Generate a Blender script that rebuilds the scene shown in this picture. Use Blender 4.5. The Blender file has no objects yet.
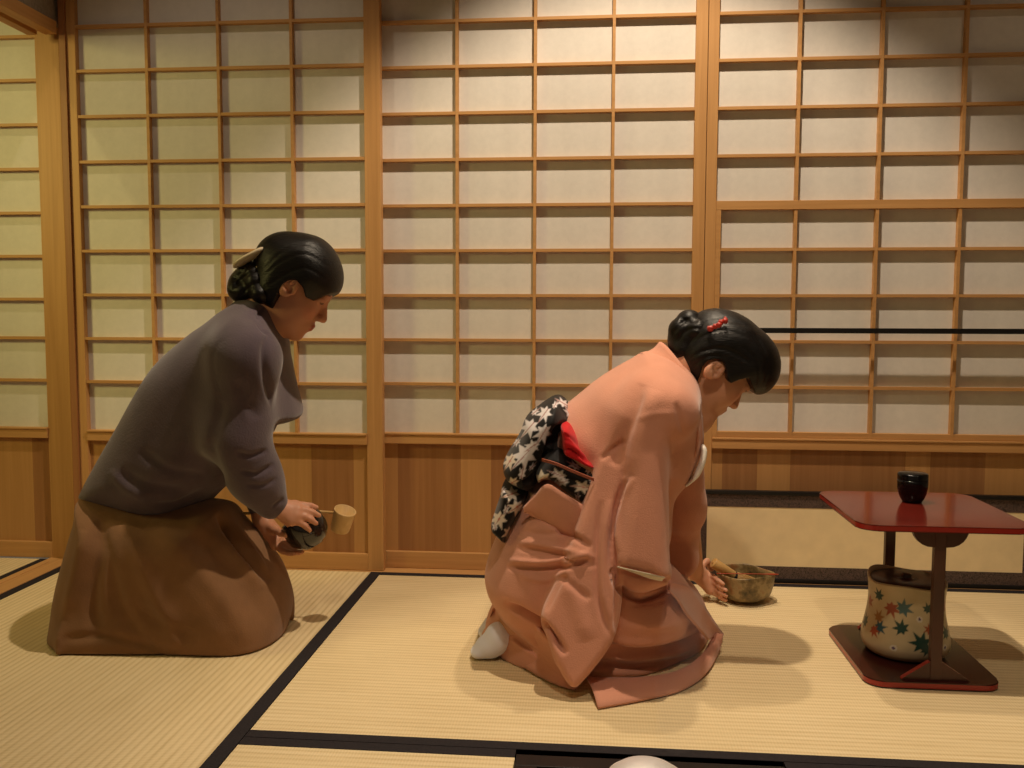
import bpy, bmesh, math, random
import numpy as np
from mathutils import Matrix, Vector

random.seed(7)
rng = np.random.default_rng(11)
SC = bpy.context.scene
COL = SC.collection
PI = math.pi

# ------------------------------------------------------------------ camera
YAW, PITCH, ROLL, FPX, CAM_D, CAM_Z = -9.0368e-02, 7.3505e-02, 2.8674e-03, 895.59, 2.44184, 0.70099
_fw = np.array([math.sin(YAW) * math.cos(PITCH), math.cos(YAW) * math.cos(PITCH), -math.sin(PITCH)])
_r = np.array([math.cos(YAW), -math.sin(YAW), 0.0])
_u = np.cross(_r, _fw)
RIGHT = math.cos(ROLL) * _r + math.sin(ROLL) * _u
UP = -math.sin(ROLL) * _r + math.cos(ROLL) * _u
EYE = np.array([0, -CAM_D, CAM_Z])

def ray(x, y):
    return RIGHT * (x - 512) / FPX - UP * (y - 384) / FPX + _fw

def P(x, y, Y):
    """measured point of the photograph at depth Y in the room"""
    d = ray(x, y)
    return EYE + d * ((Y - EYE[1]) / d[1])

def G(x, y, z=0.0):
    """measured point of the photograph at height z"""
    d = ray(x, y)
    return EYE + d * ((z - EYE[2]) / d[2])

def PX(pts, Y):
    return [P(x, y, Y) for x, y in pts]

cd = bpy.data.cameras.new('camera')
cd.sensor_width = 36.0
cd.lens = FPX * 36.0 / 1024.0
cd.clip_start = 0.02
cam = bpy.data.objects.new('camera', cd)
COL.objects.link(cam)
M = Matrix.Identity(4)
for i in range(3):
    M[i][0], M[i][1], M[i][2], M[i][3] = RIGHT[i], UP[i], -_fw[i], EYE[i]
cam.matrix_world = M
SC.camera = cam
SC.view_settings.view_transform = 'Standard'
SC.view_settings.look = 'None'
SC.view_settings.gamma = 1.0
SC.view_settings.use_curve_mapping = False
SC.view_settings.exposure = 0.12
SC.cycles.use_denoising = True
SC.cycles.max_bounces = 8
SC.cycles.sample_clamp_indirect = 4.0

# ------------------------------------------------------------------ objects
def tag(o, label=None, cat=None, group=None, kind=None):
    if label: o['label'] = label
    if cat: o['category'] = cat
    if group: o['group'] = group
    if kind: o['kind'] = kind
    return o

def empty(name, loc, label=None, cat=None, group=None, kind=None):
    o = bpy.data.objects.new(name, None)
    o.empty_display_size = 0.05
    COL.objects.link(o)
    o.location = loc
    return tag(o, label, cat, group, kind)

def link(name, me, mats, parent=None, smooth=False):
    o = bpy.data.objects.new(name, me)
    COL.objects.link(o)
    if not isinstance(mats, (list, tuple)): mats = [mats]
    for m in mats: me.materials.append(m)
    if smooth:
        me.polygons.foreach_set('use_smooth', [True] * len(me.polygons))
    if parent is not None:
        o.parent = parent
        if parent.type == 'EMPTY':       # meshes hold room coordinates; only the base Empties are offset
            o.matrix_parent_inverse = Matrix.Translation(-parent.location)
    return o

def bm_obj(name, bm, mats, parent=None, smooth=False):
    bmesh.ops.recalc_face_normals(bm, faces=bm.faces)
    me = bpy.data.meshes.new(name)
    bm.to_mesh(me); bm.free()
    return link(name, me, mats, parent, smooth)

def box(bm, x0, x1, y0, y1, z0, z1, bev=0.0, mi=0):
    vs = [bm.verts.new((x, y, z)) for z in (z0, z1) for x, y in ((x0, y0), (x1, y0), (x1, y1), (x0, y1))]
    fs = [bm.faces.new([vs[i] for i in q]) for q in ((3, 2, 1, 0), (4, 5, 6, 7), (0, 1, 5, 4), (1, 2, 6, 5), (2, 3, 7, 6), (3, 0, 4, 7))]
    for f in fs: f.material_index = mi
    if bev > 0:
        es = list({e for f in fs for e in f.edges})
        bmesh.ops.bevel(bm, geom=es, offset=bev, segments=2, affect='EDGES', profile=0.6)

def boxes(name, L, mat, parent=None, bev=0.0):
    bm = bmesh.new()
    for b in L: box(bm, *b, bev=bev)
    return bm_obj(name, bm, mat, parent)

def lathe(bm, prof, seg=48, o=(0, 0, 0), sx=1, sy=1, mi=0):
    rings = []
    for r, z in prof:
        if r < 1e-6:
            rings.append([bm.verts.new((o[0], o[1], o[2] + z))])
        else:
            rings.append([bm.verts.new((o[0] + sx * r * math.cos(2 * PI * i / seg), o[1] + sy * r * math.sin(2 * PI * i / seg), o[2] + z)) for i in range(seg)])
    for a, b in zip(rings, rings[1:]):
        for i in range(seg):
            j = (i + 1) % seg
            if len(a) == 1 and len(b) == 1: continue
            if len(a) == 1: f = bm.faces.new((a[0], b[i], b[j]))
            elif len(b) == 1: f = bm.faces.new((a[i], a[j], b[0]))
            else: f = bm.faces.new((a[i], a[j], b[j], b[i]))
            f.material_index = mi

def smooth_curve(pts, n=8, closed=False):
    """Catmull-Rom through pts"""
    p = [np.array(q, float) for q in pts]
    N = len(p); out = []
    rngN = N if closed else N - 1
    for i in range(rngN):
        p0 = p[(i - 1) % N] if closed or i > 0 else p[0]
        p1 = p[i]; p2 = p[(i + 1) % N]
        p3 = p[(i + 2) % N] if closed or i + 2 < N else p[-1]
        for k in range(n):
            t = k / n
            out.append(0.5 * ((2 * p1) + (-p0 + p2) * t + (2 * p0 - 5 * p1 + 4 * p2 - p3) * t * t + (-p0 + 3 * p1 - 3 * p2 + p3) * t ** 3))
    if not closed: out.append(p[-1])
    return np.array(out)

def tube(bm, pts, rad, seg=10, flat=None, cap=True, mi=0):
    """sweep a circle (or an ellipse: flat=(normal hint, ratio)) along pts"""
    pts = [Vector(q) for q in pts]
    rad = rad if hasattr(rad, '__len__') else [rad] * len(pts)
    rings = []
    up = Vector((0, 1, 0)) if flat is None else Vector(flat[0])
    for i, q in enumerate(pts):
        t = (pts[min(i + 1, len(pts) - 1)] - pts[max(i - 1, 0)]).normalized()
        a = up - t * up.dot(t)
        if a.length < 1e-4: a = Vector((1, 0, 0)) - t * t.x
        a.normalize(); b = t.cross(a)
        k = 1.0 if flat is None else flat[1]
        rings.append([bm.verts.new(q + a * (rad[i] * k * math.cos(2 * PI * s / seg)) + b * (rad[i] * math.sin(2 * PI * s / seg))) for s in range(seg)])
    for A, B in zip(rings, rings[1:]):
        for s in range(seg):
            f = bm.faces.new((A[s], A[(s + 1) % seg], B[(s + 1) % seg], B[s])); f.material_index = mi
    if cap:
        for R in (rings[0], rings[-1]):
            f = bm.faces.new(R); f.material_index = mi

def sheet(bm, A, B, th=0.004, nu=24, nv=6, bulge=0.0, mi=0):
    """a cloth strip between boundary curves A and B (lists of 3-D points), with thickness"""
    def resample(C, n):
        C = smooth_curve(C, 10); d = np.r_[0, np.cumsum(np.linalg.norm(np.diff(C, axis=0), axis=1))]
        s = np.linspace(0, d[-1], n)
        return np.stack([np.interp(s, d, C[:, k]) for k in range(3)], 1)
    a, b = resample(A, nu), resample(B, nu)
    grid = np.zeros((nu, nv, 3))
    for j in range(nv):
        t = j / (nv - 1)
        grid[:, j] = a * (1 - t) + b * t
    du = np.gradient(grid, axis=0); dv = np.gradient(grid, axis=1)
    n = np.cross(du, dv); n /= np.linalg.norm(n, axis=2, keepdims=True) + 1e-9
    for j in range(nv):
        t = j / (nv - 1)
        grid[:, j] += n[:, j] * bulge * math.sin(PI * t)
    V = [[[bm.verts.new(grid[i, j] + n[i, j] * s * th / 2) for j in range(nv)] for i in range(nu)] for s in (1, -1)]
    for s in (0, 1):
        for i in range(nu - 1):
            for j in range(nv - 1):
                q = (V[s][i][j], V[s][i + 1][j], V[s][i + 1][j + 1], V[s][i][j + 1])
                f = bm.faces.new(q if s == 0 else q[::-1]); f.material_index = mi
    loop = [(i, 0) for i in range(nu)] + [(nu - 1, j) for j in range(1, nv)] + [(i, nv - 1) for i in range(nu - 2, -1, -1)] + [(0, j) for j in range(nv - 2, 0, -1)]
    for (i, j), (k, l) in zip(loop, loop[1:] + loop[:1]):
        f = bm.faces.new((V[0][i][j], V[1][i][j], V[1][k][l], V[0][k][l])); f.material_index = mi

# ------------------------------------------------------------------ implicit modelling
def seg2d(px, pz, poly):
    """signed distance to a closed polygon in the plane (negative inside)"""
    poly = np.asarray(poly, np.float32)
    d2 = np.full(px.shape, 1e9, np.float32); inside = np.zeros(px.shape, bool)
    n = len(poly)
    for i in range(n):
        ax, az = poly[i]; bx, bz = poly[(i + 1) % n]
        ex, ez = bx - ax, bz - az
        wx, wz = px - ax, pz - az
        t = np.clip((wx * ex + wz * ez) / (ex * ex + ez * ez + 1e-12), 0, 1)
        d2 = np.minimum(d2, (wx - ex * t) ** 2 + (wz - ez * t) ** 2)
        c = ((az > pz) != (bz > pz))
        with np.errstate(divide='ignore', invalid='ignore'):
            xi = ex * (pz - az) / (bz - az if bz != az else 1e-9) + ax
        inside ^= c & (px < xi)
    d = np.sqrt(d2)
    return np.where(inside, -d, d)

class Vol:
    def __init__(s, lo, hi, h):
        s.lo = np.array(lo, float); s.h = h
        s.n = np.ceil((np.array(hi) - s.lo) / h).astype(int) + 1
        s.ax = [(s.lo[k] + h * np.arange(s.n[k])).astype(np.float32) for k in range(3)]
        s.D = np.full(tuple(s.n), 0.5, np.float32)
    def sub(s, lo, hi):
        sl = []
        for k in range(3):
            a = int(np.clip(np.floor((lo[k] - s.lo[k]) / s.h), 0, s.n[k] - 1)); b = int(np.clip(np.ceil((hi[k] - s.lo[k]) / s.h) + 1, 1, s.n[k]))
            sl.append(slice(a, max(b, a + 1)))
        return tuple(sl)
    def put(s, fn, lo, hi, k=0.01, op='u'):
        m = k + 3 * s.h
        sl = s.sub(np.array(lo) - m, np.array(hi) + m)
        X = s.ax[0][sl[0]][:, None, None]; Y = s.ax[1][sl[1]][None, :, None]; Z = s.ax[2][sl[2]][None, None, :]
        d = fn(X, Y, Z).astype(np.float32); a = s.D[sl]
        if op == 'u':
            h = np.clip(0.5 + 0.5 * (a - d) / k, 0, 1); s.D[sl] = a + (d - a) * h - k * h * (1 - h)
        elif op == 's':      # subtract d
            h = np.clip(0.5 - 0.5 * (a + d) / k, 0, 1); s.D[sl] = a + (-d - a) * h + k * h * (1 - h)
    def clip(s, fn):
        X = s.ax[0][:, None, None]; Y = s.ax[1][None, :, None]; Z = s.ax[2][None, None, :]
        s.D = np.maximum(s.D, fn(X, Y, Z).astype(np.float32))
    def cap(s, a, b, ra, rb=None, k=0.01, op='u'):
        rb = ra if rb is None else rb
        a = np.array(a, float); b = np.array(b, float); e = b - a; L = float(e @ e) + 1e-12
        def fn(X, Y, Z):
            t = np.clip(((X - a[0]) * e[0] + (Y - a[1]) * e[1] + (Z - a[2]) * e[2]) / L, 0, 1)
            return np.sqrt((X - a[0] - t * e[0]) ** 2 + (Y - a[1] - t * e[1]) ** 2 + (Z - a[2] - t * e[2]) ** 2) - (ra + (rb - ra) * t)
        r = max(ra, rb)
        s.put(fn, np.minimum(a, b) - r, np.maximum(a, b) + r, k, op)
    def chain(s, pts, rads, k=0.01):
        for i in range(len(pts) - 1): s.cap(pts[i], pts[i + 1], rads[i], rads[i + 1], k)
    def ell(s, c, r, R=None, k=0.01, op='u'):
        c = np.array(c, float); r = np.array(r, float); R = np.eye(3) if R is None else np.array(R)  # columns = local axes
        def fn(X, Y, Z):
            x, y, z = X - c[0], Y - c[1], Z - c[2]
            l = [R[0, i] * x + R[1, i] * y + R[2, i] * z for i in range(3)]
            k0 = np.sqrt(sum((l[i] / r[i]) ** 2 for i in range(3))); k1 = np.sqrt(sum((l[i] / r[i] ** 2) ** 2 for i in range(3))) + 1e-6
            return k0 * (k0 - 1) / k1
        m = float(max(r)); ext = np.sqrt(((R * r) ** 2).sum(1))
        s.put(fn, c - ext, c + ext, k, op)
    def pillow(s, poly, yc, W, R, k=0.012, op='u', tilt=(0, 0), axis='y', ref=None, smooth=6):
        """inflated silhouette: poly in XZ (axis y) or XY (axis z); half thickness W reached R inside the outline"""
        i0, i1 = (0, 2) if axis == 'y' else (0, 1)
        q = np.array([[p[i0], p[i1]] for p in poly]) if len(poly[0]) == 3 else np.array(poly, float)
        if smooth: q = smooth_curve(q, smooth, closed=True)
        lo2, hi2 = q.min(0), q.max(0)
        c0 = (lo2 + hi2) / 2 if ref is None else np.array(ref)
        def fn(X, Y, Z):
            if axis == 'y': A, B, T = X[:, :, :], Z, Y
            else: A, B, T = X, Y, Z
            if axis == 'y':
                d2 = seg2d(A[:, 0, :] + 0 * B[:, 0, :], B[:, 0, :] + 0 * A[:, 0, :], q)[:, None, :]
            else:
                d2 = seg2d(A[:, :, 0] + 0 * B[:, :, 0], B[:, :, 0] + 0 * A[:, :, 0], q)[:, :, None]
            t = T - (yc + tilt[0] * (A - c0[0]) + tilt[1] * (B - c0[1]))
            f = np.sqrt(np.maximum(d2 + R, 0) ** 2 + (t * (R / W)) ** 2) - R
            return f / max(1.0, R / W)
        tr = W + abs(tilt[0]) * (hi2[0] - lo2[0]) + abs(tilt[1]) * (hi2[1] - lo2[1])
        if axis == 'y': lo, hi = (lo2[0], yc - tr, lo2[1]), (hi2[0], yc + tr, hi2[1])
        else: lo, hi = (lo2[0], lo2[1], yc - tr), (hi2[0], hi2[1], yc + tr)
        s.put(fn, lo, hi, k, op)
    def mesh(s, relax=3):
        D = s.D; h = s.h; n = s.n
        neg = D < 0
        D = D.copy(); neg[[0, -1]] = False; neg[:, [0, -1]] = False; neg[:, :, [0, -1]] = False
        D[(D < 0) & ~neg] = 1e-3
        cnt = np.zeros(tuple(n - 1), np.int8)
        for i in (0, 1):
            for j in (0, 1):
                for k in (0, 1):
                    cnt += neg[i:n[0] - 1 + i, j:n[1] - 1 + j, k:n[2] - 1 + k]
        act = (cnt > 0) & (cnt < 8)
        idx = np.argwhere(act)
        vid = np.full(act.shape, -1, np.int32); vid[act] = np.arange(len(idx))
        acc = np.zeros((len(idx), 3)); num = np.zeros(len(idx))
        cor = [(i, j, k) for i in (0, 1) for j in (0, 1) for k in (0, 1)]
        val = {c: D[idx[:, 0] + c[0], idx[:, 1] + c[1], idx[:, 2] + c[2]] for c in cor}
        for a in cor:
            for ax in range(3):
                if a[ax] == 0:
                    b = list(a); b[ax] = 1; b = tuple(b)
                    va, vb = val[a], val[b]; m = (va < 0) != (vb < 0)
                    t = np.where(m, va / np.where(va - vb == 0, 1, va - vb), 0)
                    p = np.repeat(np.array([a], float), len(idx), 0); p[:, ax] = t
                    acc[m] += p[m]; num += m
        V = (idx + acc / np.maximum(num, 1)[:, None]) * h + s.lo
        F = []
        for ax in range(3):
            o = [k for k in range(3) if k != ax]
            e0 = np.take(neg, range(0, n[ax] - 1), ax); e1 = np.take(neg, range(1, n[ax]), ax)
            ch = np.argwhere(e0 != e1)
            ch = ch[(ch[:, o[0]] > 0) & (ch[:, o[1]] > 0) & (ch[:, o[0]] < n[o[0]] - 1) & (ch[:, o[1]] < n[o[1]] - 1)]
            flip = e0[tuple(ch.T)]
            q = []
            for d0, d1 in ((0, 0), (1, 0), (1, 1), (0, 1)):
                c = ch.copy(); c[:, o[0]] -= d0; c[:, o[1]] -= d1
                q.append(vid[tuple(c.T)])
            q = np.stack(q, 1)
            if ax == 1: flip = ~flip
            q[~flip] = q[~flip][:, ::-1]
            F.append(q)
        F = np.concatenate(F); F = F[(F >= 0).all(1)]
        # keep only cells reached by faces; relax
        for _ in range(relax):
            S = np.zeros_like(V); C = np.zeros(len(V))
            for a, b in ((0, 1), (1, 2), (2, 3), (3, 0)):
                np.add.at(S, F[:, a], V[F[:, b]]); np.add.at(C, F[:, a], 1)
                np.add.at(S, F[:, b], V[F[:, a]]); np.add.at(C, F[:, b], 1)
            V = V + 0.5 * (S / np.maximum(C, 1)[:, None] - V)
        return V, F

def normals(V, F):
    n = np.cross(V[F[:, 2]] - V[F[:, 0]], V[F[:, 3]] - V[F[:, 1]])
    N = np.zeros_like(V)
    for k in range(4): np.add.at(N, F[:, k], n)
    return N / (np.linalg.norm(N, axis=1, keepdims=True) + 1e-12)

def poly_dist(V2, line):
    """distance and side of points to a polyline in 2-D; returns d, signed side, t along"""
    line = np.asarray(line); best = np.full(len(V2), 1e9); side = np.zeros(len(V2)); par = np.zeros(len(V2))
    L = np.linalg.norm(np.diff(line, axis=0), axis=1); cum = np.r_[0, np.cumsum(L)]
    for i in range(len(line) - 1):
        a, b = line[i], line[i + 1]; e = b - a; w = V2 - a
        t = np.clip((w @ e) / (e @ e + 1e-12), 0, 1)
        q = w - t[:, None] * e; d = np.sqrt((q ** 2).sum(1))
        m = d < best
        best[m] = d[m]; side[m] = np.sign(e[0] * w[m, 1] - e[1] * w[m, 0]); par[m] = (cum[i] + t[m] * L[i]) / cum[-1]
    return best, side, par

def fold(V, F, pts, Y, w, amp, kind='ridge', front=0.15, taper=True, behind=None):
    """press or raise a fold of cloth along a measured curve on the near side of a garment"""
    N = normals(V, F)
    line = smooth_curve(np.array([P(x, y, Y) for x, y in pts])[:, [0, 2]], 6)
    # carry every vertex to the plane Y along its line of sight, so the crease lies where it was measured
    s = (Y - EYE[1]) / (V[:, 1] - EYE[1])
    W2 = np.stack([EYE[0] + (V[:, 0] - EYE[0]) * s, EYE[2] + (V[:, 2] - EYE[2]) * s], 1)
    d, side, t = poly_dist(W2, line)
    f = np.exp(-(d / w) ** 2)
    if kind == 'step': f = np.where(side > 0, np.exp(-(d / w) ** 2), np.exp(-(d / (w * 0.22)) ** 2))
    if taper: f = f * np.clip(np.minimum(t, 1 - t) * 5, 0, 1) ** 0.7
    m = np.clip((-N[:, 1] - 0.0) / front, 0, 1)
    if behind is not None: m = m * (V[:, 1] > behind)
    return V + N * (f * m * amp)[:, None]

def make(name, V, F, mats, parent=None, col=None):
    me = bpy.data.meshes.new(name)
    me.vertices.add(len(V)); me.vertices.foreach_set('co', V.astype(np.float32).ravel())
    me.loops.add(F.size); me.loops.foreach_set('vertex_index', F.astype(np.int32).ravel())
    me.polygons.add(len(F)); me.polygons.foreach_set('loop_start', np.arange(0, F.size, 4, dtype=np.int32))
    me.update(calc_edges=True); me.validate()
    if col is not None:
        a = me.color_attributes.new('Col', 'FLOAT_COLOR', 'POINT')
        a.data.foreach_set('color', np.c_[col, np.ones(len(col))].astype(np.float32).ravel())
    return link(name, me, mats, parent, smooth=True)
# ------------------------------------------------------------------ materials
def mat(name):
    m = bpy.data.materials.new(name); m.use_nodes = True
    nt = m.node_tree; b = nt.nodes['Principled BSDF']
    return m, nt, b

def nd(nt, typ, **kw):
    n = nt.nodes.new(typ)
    for k, v in kw.items():
        if k.startswith('_'): setattr(n, k[1:], v)
        else: n.inputs[k].default_value = v
    return n

def coords(nt, scale, kind='Object'):
    tc = nt.nodes.new('ShaderNodeTexCoord'); mp = nd(nt, 'ShaderNodeMapping', Scale=scale)
    nt.links.new(tc.outputs[kind], mp.inputs['Vector'])
    return mp.outputs[0]

def ramp(nt, fac, stops):
    r = nt.nodes.new('ShaderNodeValToRGB')
    while len(r.color_ramp.elements) < len(stops): r.color_ramp.elements.new(0.5)
    for e, (p, c) in zip(r.color_ramp.elements, stops):
        e.position = p; e.color = (*c, 1)
    nt.links.new(fac, r.inputs[0])
    return r.outputs[0]

def bump(nt, b, h, strength=0.3, dist=0.002):
    bp = nd(nt, 'ShaderNodeBump', Strength=strength, Distance=dist)
    nt.links.new(h, bp.inputs['Height']); nt.links.new(bp.outputs[0], b.inputs['Normal'])

def wood(name, c0, c1, axis, rough=0.5, scale=1.0, spec=0.35):
    m, nt, b = mat(name)
    s = [70 * scale] * 3; s['xyz'.index(axis)] = 2.2 * scale
    v = coords(nt, s)
    n = nd(nt, 'ShaderNodeTexNoise', Scale=1.0, Detail=5.0, Roughness=0.6, Distortion=0.4); nt.links.new(v, n.inputs['Vector'])
    col = ramp(nt, n.outputs['Fac'], [(0.3, c0), (0.7, c1)])
    nt.links.new(col, b.inputs['Base Color'])
    b.inputs['Roughness'].default_value = rough; b.inputs['Specular IOR Level'].default_value = spec
    bump(nt, b, n.outputs['Fac'], 0.12, 0.001)
    return m

def plain(name, c, rough=0.5, spec=0.4, metal=0.0, noise=0.0, nscale=60, bstr=0.0, coat=0.0, sheen=0.0):
    m, nt, b = mat(name)
    b.inputs['Roughness'].default_value = rough; b.inputs['Specular IOR Level'].default_value = spec
    b.inputs['Metallic'].default_value = metal; b.inputs['Coat Weight'].default_value = coat
    b.inputs['Coat Roughness'].default_value = 0.08
    b.inputs['Sheen Weight'].default_value = sheen
    v = coords(nt, (1, 1, 1))
    n = nd(nt, 'ShaderNodeTexNoise', Scale=nscale, Detail=4.0); nt.links.new(v, n.inputs['Vector'])
    lo = tuple(x * (1 - noise) for x in c); hi = tuple(min(1, x * (1 + noise)) for x in c)
    nt.links.new(ramp(nt, n.outputs['Fac'], [(0.3, lo), (0.7, hi)]), b.inputs['Base Color'])
    if bstr: bump(nt, b, n.outputs['Fac'], bstr, 0.002)
    return m

def cloth(name, c, weave=900, noise=0.08, rough=0.9, sheen=0.25, bstr=0.35, attr=False):
    m, nt, b = mat(name)
    b.inputs['Roughness'].default_value = rough; b.inputs['Specular IOR Level'].default_value = 0.15
    b.inputs['Sheen Weight'].default_value = sheen; b.inputs['Sheen Roughness'].default_value = 0.5
    v = coords(nt, (1, 1, 1))
    n = nd(nt, 'ShaderNodeTexNoise', Scale=weave * 0.35, Detail=3.0); nt.links.new(v, n.inputs['Vector'])
    n2 = nd(nt, 'ShaderNodeTexNoise', Scale=18.0, Detail=3.0); nt.links.new(v, n2.inputs['Vector'])
    if attr:
        a = nd(nt, 'ShaderNodeAttribute', _attribute_name='Col'); base = a.outputs['Color']
    else:
        base = ramp(nt, n2.outputs['Fac'], [(0.3, tuple(x * (1 - noise) for x in c)), (0.7, tuple(min(1, x * (1 + noise)) for x in c))])
    nt.links.new(base, b.inputs['Base Color'])
    bump(nt, b, n.outputs['Fac'], bstr, 0.0015)
    return m

def paper_mat(name, c):
    m, nt, b = mat(name)
    v = coords(nt, (1, 1, 1))
    n = nd(nt, 'ShaderNodeTexNoise', Scale=55.0, Detail=6.0, Roughness=0.7); nt.links.new(v, n.inputs['Vector'])
    v2 = coords(nt, (14, 1, 0.6))
    n2 = nd(nt, 'ShaderNodeTexNoise', Scale=1.0, Detail=2.0); nt.links.new(v2, n2.inputs['Vector'])
    mx = nd(nt, 'ShaderNodeMath', _operation='ADD'); nt.links.new(n.outputs['Fac'], mx.inputs[0]); nt.links.new(n2.outputs['Fac'], mx.inputs[1])
    hf = nd(nt, 'ShaderNodeMath', _operation='MULTIPLY'); hf.inputs[1].default_value = 0.5; nt.links.new(mx.outputs[0], hf.inputs[0])
    nt.links.new(ramp(nt, hf.outputs[0], [(0.35, tuple(x * 0.93 for x in c)), (0.65, tuple(min(1, x * 1.05) for x in c))]), b.inputs['Base Color'])
    b.inputs['Roughness'].default_value = 0.9; b.inputs['Specular IOR Level'].default_value = 0.1
    return m

def tatami_mat_material(name, along):
    """rush weave: ribs run along the given axis"""
    m, nt, b = mat(name)
    tc = nt.nodes.new('ShaderNodeTexCoord'); sp = nt.nodes.new('ShaderNodeSeparateXYZ'); nt.links.new(tc.outputs['Object'], sp.inputs[0])
    cross, run = ('Y', 'X') if along == 'x' else ('X', 'Y')
    def mth(op, a, bb=None):
        q = nd(nt, 'ShaderNodeMath', _operation=op)
        for i, s in enumerate((a, bb)):
            if s is None: continue
            if isinstance(s, (int, float)): q.inputs[i].default_value = s
            else: nt.links.new(s, q.inputs[i])
        return q.outputs[0]
    rib = mth('ABSOLUTE', mth('SINE', mth('MULTIPLY', sp.outputs[cross], PI / 0.0145)))       # broad ribs
    fine = mth('SINE', mth('MULTIPLY', sp.outputs[run], 2 * PI / 0.0052))
    row = mth('FLOOR', mth('MULTIPLY', sp.outputs[cross], 1 / 0.0145))
    v = coords(nt, (5, 90, 1) if along == 'x' else (90, 5, 1))
    n = nd(nt, 'ShaderNodeTexNoise', Scale=1.0, Detail=5.0, Roughness=0.65); nt.links.new(v, n.inputs['Vector'])
    v2 = coords(nt, (3, 3, 3)); n2 = nd(nt, 'ShaderNodeTexNoise', Scale=1.0, Detail=2.0); nt.links.new(v2, n2.inputs['Vector'])
    t = mth('ADD', mth('MULTIPLY', n.outputs['Fac'], 0.55), mth('ADD', mth('MULTIPLY', rib, 0.28), mth('ADD', mth('MULTIPLY', fine, 0.05), mth('MULTIPLY', n2.outputs['Fac'], 0.25))))
    col = ramp(nt, t, [(0.30, (0.57, 0.43, 0.225)), (0.58, (0.72, 0.57, 0.325)), (0.85, (0.82, 0.67, 0.42))])
    nt.links.new(col, b.inputs['Base Color'])
    b.inputs['Roughness'].default_value = 0.62; b.inputs['Specular IOR Level'].default_value = 0.3
    bump(nt, b, mth('ADD', mth('MULTIPLY', rib, 1.0), mth('MULTIPLY', fine, 0.25)), 0.35, 0.002)
    return m

WA, WB = (0.47, 0.240, 0.084), (0.58, 0.315, 0.118)
WOOD_X = wood('cedar_along_x', WA, WB, 'x')
WOOD_Y = wood('cedar_along_y', WA, WB, 'y')
WOOD_Z = wood('cedar_along_z', WA, WB, 'z')
KICK_D = wood('kick_board_dark', (0.29, 0.130, 0.045), (0.38, 0.180, 0.066), 'z', 0.55, 0.8)
KICK_L = wood('kick_board_light', (0.44, 0.225, 0.075), (0.52, 0.275, 0.100), 'z', 0.55, 0.8)
PAPER = paper_mat('shoji_paper', (0.72, 0.685, 0.635))
PLASTER = plain('clay_plaster', (0.30, 0.26, 0.21), 0.95, 0.1, noise=0.15, nscale=120, bstr=0.2)
TAT_X = tatami_mat_material('tatami_ribs_along_x', 'x')
TAT_Y = tatami_mat_material('tatami_ribs_along_y', 'y')
HERI = plain('black_cotton_border', (0.022, 0.018, 0.020), 0.85, 0.2, noise=0.3, nscale=400)
BLACK_LAC = plain('black_lacquer', (0.004, 0.004, 0.004), 0.12, 0.35, coat=0.0)
BLACK_SATIN = plain('black_satin_lacquer', (0.008, 0.007, 0.007), 0.4, 0.4)
DARKWALL = plain('plain_wall', (0.40, 0.33, 0.25), 0.95, 0.1, noise=0.06)
CEIL = wood('ceiling_boards', (0.30, 0.18, 0.08), (0.38, 0.23, 0.11), 'x', 0.7)
# ------------------------------------------------------------------ the room
YF = -0.036          # front sliding track
TH, KW = 0.013, 0.0040
def px_x(x, y, Y): return float(P(x, y, Y)[0])
def px_z(x, y, Y): return float(P(x, y, Y)[2])
ROWS = [0.519, 0.6405, 0.762, 0.8835, 1.005, 1.1275, 1.2505, 1.373, 1.4925, 1.6145]
Z_RAIL1, Z_RAIL0, Z_BOT, Z_TOP = 0.383, 0.353, 0.048, 1.735

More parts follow.
